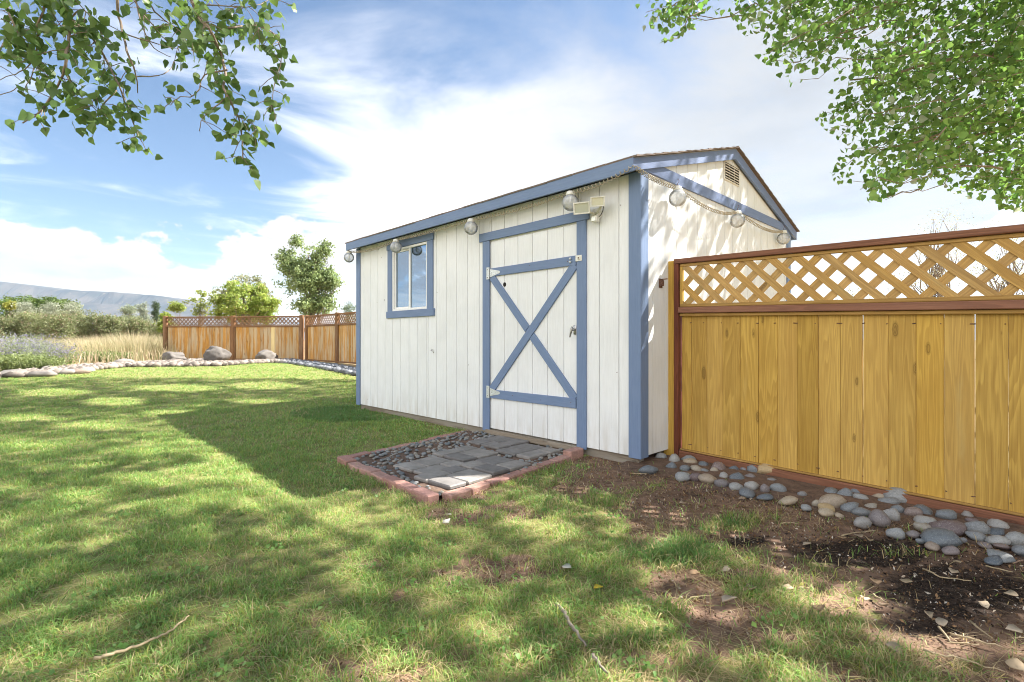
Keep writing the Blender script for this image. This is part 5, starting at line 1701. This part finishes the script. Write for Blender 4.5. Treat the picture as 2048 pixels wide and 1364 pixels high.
def big_tree(name, label, base, center, radii, n_clump, per, sp, leaf, trunk_r, parent_limbs=26):
    root = empty(name, base)
    tag(root, label, 'tree', 'cottonwoods around the lawn')
    P_, cc = canopy(center, radii, n_clump, per, sp)
    P_ = P_[drop_lit(P_) & off_frame(P_)]
    n = len(P_)
    col = tints(n, (0.055, 0.115, 0.03), (0.10, 0.17, 0.045), 0.2)
    b0 = np.array(base[:])
    c_ = link('crown', leaf_mesh_np('crown', P_ - b0, leaf * (0.75 + 0.5 * rng.random(n)), col, 'delta', 0.6, 1.0), M_LEAFT, root); c_['kind'] = 'stuff'
    mb = MB()
    tp_ = Vector(center) - Vector(base)
    pts_ = limb_pts((0, 0, -0.3), (tp_.x * 0.06, tp_.y * 0.06, tp_.z * 1.2), 10, 0.012)
    mb.tube(pts_, [trunk_r * (1 - 0.8 * i / 9) for i in range(10)], 10)
    good = cc[off_frame(cc, 200, 200) & drop_lit(cc)]
    for j in range(parent_limbs):
        q = Vector(good[rng.integers(len(good))] - b0)
        k = int(min(8, max(2, 9 * q.z / (tp_.z * 1.4))))
        lp = limb_pts(pts_[k], q, 7, 0.04)
        if not off_frame(np.array([(p + Vector(base))[:] for p in lp]), 30, 30).all():
            continue
        mb.tube(lp, [trunk_r * 0.16 * (1 - 0.85 * i / 6) for i in range(7)], 6)
    mb.build('trunk', M_BARK, root, True)
    return root


baseA = Vector((8.6, 2.2, 0.0)); baseB = Vector((15.0, 9.5, 0.1)); baseC = Vector((-3.6, -3.2, 0.0))
treeA = big_tree('cottonwood_tree', 'dense leafy cottonwood hanging in from the upper right corner', baseA, (6.0, 3.2, 8.2), (5.6, 5.2, 3.6), 450, 58, 0.55, 0.095, 0.34)
treeB = big_tree('cottonwood_tree', 'tall cottonwood outside the frame shading the lawn beyond the shed', baseB, (7.0, 12.6, 14.2), (8.5, 6.0, 4.2), 360, 52, 0.85, 0.14, 0.40)

# --- leafy boughs of tree A inside the frame
zone = [(1285, -60), (1290, 40), (1330, 85), (1400, 45), (1430, 10), (1475, 20), (1500, 65), (1530, 50), (1545, 95), (1500, 110), (1545, 125), (1600, 165), (1655, 130), (1690, 120), (1640, 225), (1690, 300), (1668, 345), (1700, 365), (1735, 330), (1750, 400), (1800, 375), (1835, 335), (1850, 370), (1880, 345), (1925, 385), (1985, 395), (2048, 415), (2140, 430), (2140, -60)]
clP = []; twA = MB()
src = at(2250, 40, 7.6)
tips = []
while len(tips) < 190:
    q = (random.uniform(1285, 2130), random.uniform(-60, 430))
    if bool(in_poly(np.array([q[0]]), np.array([q[1]]), zone)[0]):
        tips.append(q)
lf = []
tips += [(1652, 226), (1690, 298), (1676, 342), (1705, 362), (1748, 396), (1792, 374), (1840, 338), (1925, 383), (1985, 394), (2040, 410), (1332, 82), (1305, 40), (1512, 66), (1600, 160), (1545, 120), (1650, 130), (1680, 250), (1720, 380), (1770, 400)]
for (qx, qy) in tips:
    dpt = random.uniform(5.9, 8.6)
    end = at(qx, qy, dpt)
    fr = 0.35 if qx > 1700 else 0.25
    hub_px = (min(2150, qx + random.uniform(60, 230)), qy - random.uniform(10, 110))
    start = at(hub_px[0], hub_px[1], dpt + random.uniform(-0.4, 0.5))
    pts_ = limb_pts(start, end, 6, 0.05)
    twA.tube([p - baseA for p in pts_], [0.009 - 0.0011 * i for i in range(6)], 4)
    for _ in range(46 if qx < 1680 else 60):
        f = random.uniform(0.15, 1.04)
        k = min(4, int(f * 5)); p = pts_[k].lerp(pts_[k + 1], min(1.2, f * 5 - k))
        lf.append(p + Vector((random.gauss(0, 0.10), random.gauss(0, 0.14), random.gauss(0, 0.085) - 0.02)))
# limbs that carry the twigs
for a, c, r0 in (((2260, -40, 7.6), (1560, -30, 6.6), 0.05), ((2260, 60, 7.4), (1700, 160, 6.6), 0.045), ((2260, 200, 7.4), (1760, 300, 6.8), 0.04), ((2200, -60, 7.0), (1330, -40, 6.4), 0.035), ((2260, 330, 7.2), (1800, 340, 7.0), 0.03)):
    pts_ = limb_pts(at(*a), at(*c), 9, 0.02)
    twA.tube([p - baseA for p in pts_], [r0 * (1 - 0.8 * i / 8) for i in range(9)], 6)
    for p in pts_[2:]:
        for _ in range(30):
            lf.append(p + Vector((random.gauss(0, 0.16), random.gauss(0, 0.3), random.gauss(0, 0.13))))
# heavier joints back to the trunk
for a, r0 in (((2260, -40, 7.6), 0.07), ((2260, 60, 7.4), 0.07), ((2260, 200, 7.4), 0.06), ((2260, 330, 7.2), 0.05)):
    twA.tube([at(*a) - baseA, (at(*a) - baseA).lerp(Vector((-0.3, 0, 5.2)), 0.5) + Vector((0, 0, 0.4)), Vector((-0.1, 0, 4.6))], [r0, r0 * 1.2, r0 * 1.5], 7)
twA.build('bough', M_TWIG, treeA, True)
LP = np.array([p[:] for p in lf])
pxs, pys = to_px(LP[:, 0], LP[:, 1], LP[:, 2])
okz = in_poly(pxs, pys, [(x - 14 if x < 1900 else x, y + 12) for x, y in zone]) | (pxs > 2060)
okz &= drop_lit(LP) | (rng.random(len(LP)) < 0.6)
LP = LP[okz]
n = len(LP)
colA = tints(n, (0.085, 0.185, 0.045), (0.18, 0.29, 0.08), 0.35, (0.30, 0.35, 0.25), 0.05)
o = link('foliage', leaf_mesh_np('foliage', LP - np.array(baseA[:]), 0.082 * (0.7 + 0.5 * rng.random(n)), colA, 'delta', 0.7, 1.05), M_LEAFT, treeA); o['kind'] = 'stuff'

# --- tree C stands left behind the camera, its twigs hang into the upper left of the view
treeC = empty('cottonwood_tree', baseC)
tag(treeC, 'cottonwood branches with large separate leaves hanging in the upper left', 'tree', 'cottonwoods around the lawn')
br = [  # pixels of the centre line, depth, start radius, leafy
    ([(225, -260), (234, 0), (243, 53), (253, 102), (271, 148), (275, 186)], 2.75, 0.0085, 0),
    ([(350, -260), (382, 0), (415, 53), (440, 102), (452, 148), (447, 176), (461, 204), (482, 253), (486, 317)], 2.7, 0.0105, 1),
    ([(120, -260), (127, 0), (139, 39), (134, 106), (128, 141), (116, 172), (81, 222), (46, 245)], 2.6, 0.010, 1),
    ([(120, -100), (130, 18), (176, 67), (211, 116), (236, 169), (253, 215), (269, 253), (282, 282)], 2.8, 0.008, 1),
    ([(110, -160), (93, 0), (74, 53), (76, 92), (60, 130), (30, 150)], 2.5, 0.007, 1),
    ([(5, -160), (14, 0), (21, 35), (39, 70), (70, 116), (60, 160)], 2.6, 0.007, 1),
    ([(432, 62), (462, 55), (493, 53), (521, 53), (549, 70), (563, 113), (549, 169), (542, 225)], 2.8, 0.0055, 1),
    ([(262, -80), (271, 0), (292, 70), (317, 102), (341, 114)], 2.9, 0.005, 0),
    ([(255, -60), (267, 0), (303, 46), (338, 84), (394, 102)], 2.9, 0.005, 0.35),
    ([(247, 66), (303, 84), (352, 98)], 2.75, 0.004, 0),
    ([(273, 152), (317, 152), (340, 138), (348, 123)], 2.75, 0.0038, 0),
    ([(330, -80), (387, 2), (457, 11), (507, 12), (542, -2)], 2.8, 0.005, 0.45),
    ([(270, -60), (300, 10), (330, 40), (370, 70), (400, 95)], 3.0, 0.005, 0.9),
    ([(455, 140), (410, 150), (390, 190), (360, 195), (340, 210)], 2.7, 0.0045, 0.8),
    ([(455, 190), (430, 215), (405, 235), (398, 262)], 2.7, 0.004, 0.8),
    ([(234, 180), (205, 210), (195, 240), (188, 256)], 2.8, 0.0045, 0.8),
    ([(128, 141), (160, 190), (180, 205), (215, 235)], 2.65, 0.0045, 0.9),
    ([(139, 39), (160, 20), (185, 35), (195, 55)], 2.6, 0.005, 0.8),
    ([(60, 60), (20, 70), (0, 100), (-10, 130)], 2.6, 0.005, 0.9),
    ([(-60, 205), (-20, 195), (20, 184), (37, 172)], 2.6, 0.004, 0),
    ([(470, 230), (500, 245), (515, 260)], 2.7, 0.003, 0.7),
]
# leaf shapes: deltoid blade with toothed edge, folded along the midrib, on a thin stalk
def leaf_shape(seed):
    r_ = random.Random(seed)
    prof = [(0.0, 0.0), (-0.04, 0.16), (0.02, 0.34), (0.14, 0.47), (0.30, 0.50), (0.46, 0.43), (0.62, 0.30), (0.80, 0.14), (1.04, 0.0)]
    fold = r_.uniform(0.06, 0.20); curl = r_.uniform(-0.18, 0.10); wv = r_.uniform(0.0, 0.05); wd = r_.uniform(0.90, 1.08)
    vs = []; n_ = len(prof)
    midr = [(0.0), (0.06), (0.14), (0.24), (0.38), (0.52), (0.67), (0.84), (1.04)]
    for x in midr:
        vs.append((x, 0, curl * x * x))
    for sgn in (1, -1):
        for i, (x, y) in enumerate(prof):
            j = (0.025 if i % 2 else -0.01) if 0 < i < n_ - 1 else 0
            y2 = (y + j) * sgn * wd
            vs.append((x, y2, curl * x * x + fold * abs(y2) + wv * math.sin(9 * x + sgn)))
    fs = []
    for i in range(n_ - 1):
        fs.append((i, i + 1, n_ + i + 1, n_ + i))
        fs.append((i + 1, i, 2 * n_ + i, 2 * n_ + i + 1))
    b0 = len(vs)
    vs += [(-0.55, 0.0, 0.06), (-0.55, 0.016, 0.06), (0.0, 0.018, 0.0), (0.0, -0.018, 0.0)]
    fs.append((b0, b0 + 1, b0 + 2, b0 + 3))
    me = mesh('leaf', vs, fs); me.materials.append(M_CLEAF)
    me.polygons.foreach_set('use_smooth', np.ones(len(me.polygons), bool))
    return me


LM = [leaf_shape(i) for i in range(8)]
twC = MB(); spots = []
for pl_, dpt, r0, leafy in br:
    P3 = [at(x, y, dpt + 0.10 * math.sin(i * 1.3 + x * 0.05)) for i, (x, y) in enumerate(pl_)]
    # smooth the polyline a little and roughen it like a twig
    fine = []
    for i in range(len(P3) - 1):
        p0 = P3[max(i - 1, 0)]; p1 = P3[i]; p2 = P3[i + 1]; p3 = P3[min(i + 2, len(P3) - 1)]
        for f in (0, 0.33, 0.66):
            f2 = f * f; f3 = f2 * f
            fine.append(0.5 * ((2 * p1) + (p2 - p0) * f + (2 * p0 - 5 * p1 + 4 * p2 - p3) * f2 + (3 * p1 - p0 - 3 * p2 + p3) * f3))
    fine.append(P3[-1])
    fine = [p + Vector((random.gauss(0, 0.0022), 0, random.gauss(0, 0.0022))) for p in fine]
    m_ = len(fine)
    twC.tube([p - baseC for p in fine], [max(0.0018, r0 * (1 - 0.72 * i / (m_ - 1))) * random.uniform(0.88, 1.15) for i in range(m_)], 6)
    if leafy:
        for i in range(2, m_):
            seg = (fine[i] - fine[i - 1]).length
            k = np.random.default_rng(i + int(pl_[0][0]) + 1000).poisson(seg * 54 * leafy)
            for _ in range(k):
                p = fine[i].lerp(fine[i - 1], random.random())
                dr = Vector((random.gauss(0, 1), random.gauss(0, 0.8), random.gauss(-0.25, 0.7))).normalized()
                ln_ = random.uniform(0.02, 0.12)
                e = p + dr * ln_ + Vector((0, 0, -0.02))
                if ln_ > 0.07:
                    twC.tube([p - baseC, p.lerp(e, 0.5) + Vector((0, 0, 0.008)) - baseC, e - baseC], [0.0022, 0.0018, 0.0014], 4)
                spots.append((e, dr))
                for _2 in range(random.choice([0, 1, 1, 2])):
                    spots.append((e + Vector((random.gauss(0, 0.03), random.gauss(0, 0.04), random.gauss(0, 0.03))), dr))
# limb overhead that carries them, and the trunk
twC.tube([Vector((0.1, 0.2, 3.0)), Vector((1.2, 2.6, 3.9)), Vector((1.9, 4.4, 4.0)), Vector((2.2, 5.3, 3.75)), Vector((2.7, 5.9, 3.72))], [0.13, 0.09, 0.06, 0.035, 0.015], 8)
twC.tube([Vector((1.2, 2.6, 3.9)), Vector((1.2, 4.4, 3.85)), Vector((1.2, 5.8, 3.62))], [0.06, 0.04, 0.015], 7)
twC.build('branch', M_TWIG, treeC, True)
MB().tube([(0, 0, -0.3), (0.05, 0.05, 1.2), (0.1, 0.2, 3.0), (0, 0, 5.0), (-0.3, -0.4, 8.0)], [0.42, 0.34, 0.28, 0.2, 0.08], 12).build('trunk', M_BARK, treeC, True)
random.shuffle(spots)
rest = []
for i, (p, dr) in enumerate(spots):
    if i < 300:
        o = bpy.data.objects.new('leaf', LM[i % 8]); COL.objects.link(o); o.parent = treeC
        s_ = random.uniform(0.036, 0.062)
        dn = (dr * 0.6 + Vector((random.gauss(0, 0.5), random.gauss(0, 0.5), -0.75))).normalized()
        o.rotation_mode = 'QUATERNION'
        o.rotation_quaternion = dn.to_track_quat('X', 'Z') @ Matrix.Rotation(random.uniform(-1.6, 1.6), 3, 'X').to_quaternion()
        o.location = p - baseC; o.scale = (s_, s_, s_)
    else:
        rest.append(p - baseC)
Pc, ccC = canopy((-3.4, -3.4, 8.0), (2.6, 2.2, 2.4), 60, 40, 0.4)
Pc = Pc[off_frame(Pc) & drop_lit(Pc)] - np.array(baseC[:])
cr_ = link('crown', leaf_mesh_np('crown', Pc, 0.085, tints(len(Pc), (0.055, 0.115, 0.03), (0.10, 0.17, 0.045), 0.2), 'delta', 0.6, 1.0), M_LEAFT, treeC); cr_['kind'] = 'stuff'
if rest:
    Pr = np.array([p[:] for p in rest])
    o = link('foliage', leaf_mesh_np('foliage', Pr, 0.046 * (0.75 + 0.5 * rng.random(len(Pr))), tints(len(Pr), (0.08, 0.15, 0.045), (0.15, 0.235, 0.065), 0.2), 'delta', 0.8, 1.0), M_LEAFT, treeC); o['kind'] = 'stuff'
print('LEAVES', len(spots), 'A', n)

# ------------------------------------------------------------------ lawn grass
def lawn_blades():
    N = 1300000
    d = 1.15 + (20 - 1.15) * rng.random(N) ** 1.25
    x = (rng.random(N) * 2 - 1) * (1.18 * d + 1.2)
    rho = 10500 * np.minimum(1, (2.7 / d) ** 1.75)
    pdf = N * (1 / 1.25) * ((d - 1.15) / 18.85) ** (1 / 1.25 - 1) / 18.85 / (2 * (1.18 * d + 1.2))
    dm_, mm_ = dirt_map(x, d)
    tuft = fbm(x * 7, d * 7, 51, 3)
    px, py = to_px(x, d, ground_z(x, d))
    lush = blobs(px, py, LUSH_B) * (d < 9)
    dens = (1 - ss(0.12, 0.62, dm_)) * (0.35 + 1.1 * ss(0.30, 0.62, tuft)) + 0.05 + lush * 0.7
    dens = dens * (1 - 0.9 * ss(0.25, 0.6, mm_) * (1 - lush))
    keep = rng.random(N) < rho * dens / np.maximum(pdf, 1)
    keep &= in_poly(x, d, LAWN)
    t_, s_ = to_shed(x, d)
    keep &= ~((t_ > -0.02) & (t_ < SHED_L + 0.02) & (s_ > -0.03))
    keep &= ~in_poly(x, d, [(p.x, p.y) for p in PAD])
    fd = (x - F0.x) * FN.x + (d - F0.y) * FN.y
    al = (x - F0.x) * FD.x + (d - F0.y) * FD.y
    keep &= ~((fd < 0.35) & (al > -0.5))
    x, d, tuft, lush, dm_ = x[keep], d[keep], tuft[keep], lush[keep], dm_[keep]
    n = len(x)
    big = fbm(x * 0.9, d * 0.9, 61, 3)
    h = (0.024 + 0.032 * rng.random(n)) * (0.75 + 0.5 * ss(0.3, 0.7, tuft)) * (1 + 0.8 * lush) * np.where(d > 6, 0.85, 1.0)
    w_ = (0.0027 + 0.0020 * rng.random(n)) * np.maximum(1, (d / 3.2)) ** 0.85
    lean = rng.normal(size=(n, 2)) * np.where(rng.random((n, 1)) < 0.3, 1.5, 0.7)
    c = tints(n, (0.132, 0.262, 0.056), (0.32, 0.46, 0.150), 0.28)
    dry = rng.random(n) < (0.07 + 0.16 * ss(0.45, 0.75, big) + 0.14 * ss(-2.0, 1.5, x) * ss(6, 3, d) + 0.30 * dm_ - 0.15 * lush)
    c[dry] = tints(int(dry.sum()), (0.40, 0.32, 0.17), (0.58, 0.49, 0.29), 0.2)
    yl = rng.random(n) < 0.22
    c[yl & ~dry] = tints(int((yl & ~dry).sum()), (0.28, 0.31, 0.075), (0.40, 0.41, 0.13), 0.15)
    lk_ = lush > 0.4
    c[lk_ & ~dry] *= np.array([0.55, 0.68, 0.7])
    base = np.stack([x, d, ground_z(x, d) - 0.006], 1)
    print('BLADES', n)
    return blades('lawn_grass', base, h, w_, lean, c * 0.92, c)


lawn = link('lawn_grass', lawn_blades(), M_GRASS)
nt_ = 90000                                                  # dead thatch: straw bits lying flat between the blades
td = 1.15 + 7.5 * rng.random(nt_) ** 1.5; tx_ = (rng.random(nt_) * 2 - 1) * (1.2 * td + 0.4)
t_, s_ = to_shed(tx_, td)
fdn = (tx_ - F0.x) * FN.x + (td - F0.y) * FN.y
kp = in_poly(tx_, td, LAWN) & ~((t_ > -0.02) & (s_ > -0.03)) & ~in_poly(tx_, td, [(p.x, p.y) for p in PAD]) & ((fdn > 0.2) | (tx_ < 0.8))
dm_, mm_ = dirt_map(tx_, td)
kp &= rng.random(nt_) < (0.25 + 0.55 * ss(-2.5, 1.0, tx_)) * (1.0 - 0.75 * dm_) * (1.0 - 0.97 * ss(0.1, 0.35, mm_))
tx_, td = tx_[kp], td[kp]; n = len(tx_)
th = blades('thatch', np.stack([tx_, td, ground_z(tx_, td) + 0.002 + 0.012 * rng.random(n)], 1), 0.02 + 0.035 * rng.random(n), 0.0018 + 0.0016 * rng.random(n), rng.normal(size=(n, 2)) * 3.0, *(lambda c: (c, c))(tints(n, (0.24, 0.17, 0.09), (0.52, 0.43, 0.26), 0.25)))
V_ = np.empty(len(th.vertices) * 3, np.float32); th.vertices.foreach_get('co', V_); V_ = V_.reshape(-1, 5, 3)
V_[:, 2:, 2] = V_[:, :1, 2] + (V_[:, 2:, 2] - V_[:, :1, 2]) * 0.12; th.vertices.foreach_set('co', V_.ravel())
tho = link('lawn_thatch', th, M_GRASS)
tag(tho, 'dry straw and clippings lying between the lawn blades', 'thatch', kind='stuff')
tag(lawn, 'short patchy green lawn grass mixed with straw in front of the shed', 'grass', kind='stuff')

wd_, wx_ = 1.3 + 4.5 * rng.random(260) ** 1.3, None           # low broad-leaved weeds in the turf
wx_ = (rng.random(260) * 2 - 1) * 1.1 * wd_
t_, s_ = to_shed(wx_, wd_)
dm_, mm_ = dirt_map(wx_, wd_)
kp = in_poly(wx_, wd_, LAWN) & (s_ < -0.1) & ~in_poly(wx_, wd_, [(p.x, p.y) for p in PAD]) & (dm_ < 0.5) & (mm_ < 0.2) & (wx_ < 1.2)
wx_, wd_ = wx_[kp], wd_[kp]
q = np.repeat(np.stack([wx_, wd_, ground_z(wx_, wd_) + 0.018], 1), 16, axis=0) + rng.normal(size=(len(wx_) * 16, 3)) * np.array([0.035, 0.035, 0.008])
wo = link('clover_weeds', leaf_mesh_np('clover_weeds', q, 0.012 + 0.014 * rng.random(len(q)), tints(len(q), (0.13, 0.25, 0.07), (0.24, 0.38, 0.12), 0.2), 'rhomb', 0.0, 0.9), M_LEAFT)
tag(wo, 'small clover like weeds scattered through the lawn', 'weeds', kind='stuff')

# ------------------------------------------------------------------ litter
nc = 52000
x = rng.uniform(-0.6, 4.2, nc); y = rng.uniform(1.4, 5.0, nc)
dm_, mm_ = dirt_map(x, y)
t_, s_ = to_shed(x, y)
fd = (x - F0.x) * FN.x + (y - F0.y) * FN.y
kp = (rng.random(nc) < np.clip(0.9 * ss(0.3, 0.8, dm_) + 0.4 * mm_, 0, 1)) & ~((t_ > -0.02) & (s_ > -0.03)) & (fd > 0.0) & (x / y < 1.2) & ~in_poly(x, y, [(p.x, p.y) for p in PAD])
x, y, mm_ = x[kp], y[kp], mm_[kp]
n = len(x)
col = tints(n, (0.10, 0.055, 0.033), (0.27, 0.165, 0.085), 0.3, (0.48, 0.40, 0.31), 0.10)
dk = rng.random(n) < mm_ * 0.8
col[dk] = tints(int(dk.sum()), (0.012, 0.009, 0.008), (0.05, 0.035, 0.028), 0.3, (0.5, 0.46, 0.4), 0.10)
lit = link('bark_litter', leaf_mesh_np('bark_litter', np.stack([x, y, ground_z(x, y) + 0.004], 1), 0.007 + 0.016 * rng.random(n) ** 2, col, 'rhomb', 0.0, 0.5), M_LITT)
tag(lit, 'fine bark chips and leaf crumbs strewn over the bare dirt', 'litter', kind='stuff')


def ground_stick(name, pts, r0, m_, label, group=None, lift=0.012):
    P3 = []
    for (px, py) in pts:
        p = on_ground(px, py); p.z += lift + random.uniform(0, 0.006)
        P3.append(p)
    fine = []
    for i in range(len(P3) - 1):
        for f in (0, 0.25, 0.5, 0.75):
            fine.append(P3[i].lerp(P3[i + 1], f) + Vector((random.gauss(0, 0.003), random.gauss(0, 0.003), random.gauss(0, 0.0015))))
    fine.append(P3[-1])
    o0 = P3[0].copy()
    k = len(fine)
    o = MB().tube([p - o0 for p in fine], [r0 * (1 - 0.55 * i / (k - 1)) for i in range(k)], 6).build(name, m_, None, True)
    o.location = o0
    tag(o, label, 'stick', group)
    return o


ground_stick('long_twig', [(190, 1343), (225, 1334), (262, 1322), (300, 1306), (330, 1290), (356, 1274), (378, 1255)], 0.0062, M_STICK, 'long pale curved twig on the grass at lower left', lift=0.038)
ground_stick('fallen_stick', [(1114, 1220), (1128, 1238), (1142, 1262), (1155, 1282), (1172, 1304)], 0.0085, M_STICKG, 'short thick grey stick in the grass left of the yellow leaf', lift=0.02)
ground_stick('fallen_stick', [(1186, 1322), (1198, 1342), (1216, 1362)], 0.008, M_STICKG, 'grey stick cut off by the bottom edge of the photo', lift=0.02)
tw = [([(1563, 1051), (1579, 1049), (1595, 1053)], 'short pale twig on the dirt in mid bed'), ([(1683, 1077), (1711, 1069), (1752, 1065)], 'pale forked twig among dry leaves below the stones'), ([(1475, 1115), (1490, 1130), (1497, 1134)], 'small twig beside the lush grass patch'), ([(1520, 1136), (1550, 1145)], 'tiny twig on the edge of the sunlit dirt'),
      ([(1846, 1143), (1882, 1159), (1942, 1169)], 'long thin twig crossing the black mulch'), ([(1938, 1250), (1985, 1282)], 'straight twig low in the black mulch'), ([(1878, 1262), (1902, 1290), (1958, 1296)], 'bent twig at the lower edge of the mulch'), ([(1898, 1272), (1970, 1292), (2046, 1312)], 'longest pale stick at lower right corner'), ([(1746, 1194), (1774, 1211)], 'short twig near the curled pale leaf'),
      ([(1902, 1060), (1920, 1078), (1938, 1095)], 'thin twig leaning on the river stones'), ([(1262, 950), (1290, 951), (1316, 945)], 'pale twig on the dirt before the shed corner'), ([(1972, 1136), (2026, 1151)], 'straight twig under the rightmost stones'), ([(1100, 965), (1130, 958), (1158, 936)], 'slim twig lying on the dirt beside the brick edging'), ([(1040, 997), (1062, 1008)], 'small pale twig in the thin grass before the pad'), ([(1850, 1310), (1930, 1330), (2010, 1350)], 'thin stick along the bottom right edge')]
for pts, lab in tw:
    ground_stick('twig', pts, 0.0042, M_STICK, lab, 'twigs on the dirt by the fence', lift=0.01)


def fallen_leaf(px, py, s_, m_, lab, group=None):
    p = on_ground(px, py)
    r_ = random.Random(int(px * 7 + py))
    prof = [(0, 0), (0.12, 0.30), (0.35, 0.42), (0.62, 0.30), (1.0, 0.0), (0.62, -0.30), (0.35, -0.42), (0.12, -0.30)]
    cu = r_.uniform(0.15, 0.5)
    vs = [((x - 0.5) * s_, y * s_ * r_.uniform(0.7, 1.1), abs(y) * cu * s_ + 0.12 * s_ * r_.random()) for x, y in prof] + [(0, 0, 0.0)]
    vs += [(x, y, z - 0.0025) for x, y, z in vs]
    n_ = 8
    fs = [(8, i, (i + 1) % 8) for i in range(8)] + [(17, 9 + (i + 1) % 8, 9 + i) for i in range(8)] + [(i, 9 + i, 9 + (i + 1) % 8, (i + 1) % 8) for i in range(8)]
    o = MB().add(vs, fs).build('fallen_leaf', m_, None, True)
    o.location = p + Vector((0, 0, 0.016)); o.rotation_euler = (r_.uniform(-0.3, 0.3), r_.uniform(-0.3, 0.3), r_.uniform(0, 6.28))
    tag(o, lab, 'leaf', group)


fallen_leaf(1197, 1183, 0.042, M_YELL, 'single bright yellow leaf on the grass')
fallen_leaf(892, 1049, 0.060, M_WBIT, 'bleached leaf lying below the front brick corner')
fallen_leaf(896, 1035, 0.040, M_WBIT, 'small white scrap just above the bleached leaf')
fallen_leaf(1135, 1141, 0.050, M_WBIT, 'curled white leaf in the shaded middle lawn')
for (zx, zy) in ((320, 840), (500, 975), (600, 920), (790, 910), (945, 1020), (1060, 655), (1150, 650), (1200, 668), (885, 690), (1280, 1000), (1230, 880), (1500, 1050), (1560, 1085), (1620, 830), (265, 480), (560, 455), (480, 820), (1480, 590), (1640, 780), (1910, 945), (1950, 1320), (1920, 1120), (1180, 970), (1780, 1000), (1330, 1220), (1390, 880)):
    fallen_leaf(1260 + zx / 2.508, 820 + zy / 2.508, random.uniform(0.035, 0.065), M_DRYL, 'small dry tan leaf lying on the dirt or thin grass near the fence', 'dry leaves near the fence')

# ------------------------------------------------------------------ air
HAZE = True
if HAZE:
    M_HAZE = bpy.data.materials.new('pale_haze'); M_HAZE.use_nodes = True
    t = NT(M_HAZE.node_tree)
    out = t.n('ShaderNodeOutputMaterial')
    vol = t.n('ShaderNodeVolumePrincipled')
    vol.inputs['Color'].default_value = (0.45, 0.68, 1.0, 1)
    vol.inputs['Absorption Color'].default_value = (1, 1, 1, 1)
    vol.inputs['Density'].default_value = 7.0e-5
    vol.inputs['Anisotropy'].default_value = 0.2
    t.put(out.inputs['Volume'], vol.outputs[0])
    B = 12500.0
    vs = [(x, y, z) for z in (-60.0, 860.0) for x, y in ((-B, -B), (B, -B), (B, B), (-B, B))]
    hz = link('haze', mesh('haze', vs, [(3, 2, 1, 0), (4, 5, 6, 7), (0, 1, 5, 4), (1, 2, 6, 5), (2, 3, 7, 6), (3, 0, 4, 7)]), M_HAZE)
    tag(hz, 'pale blue haze in the air over the whole valley', 'haze', kind='stuff')
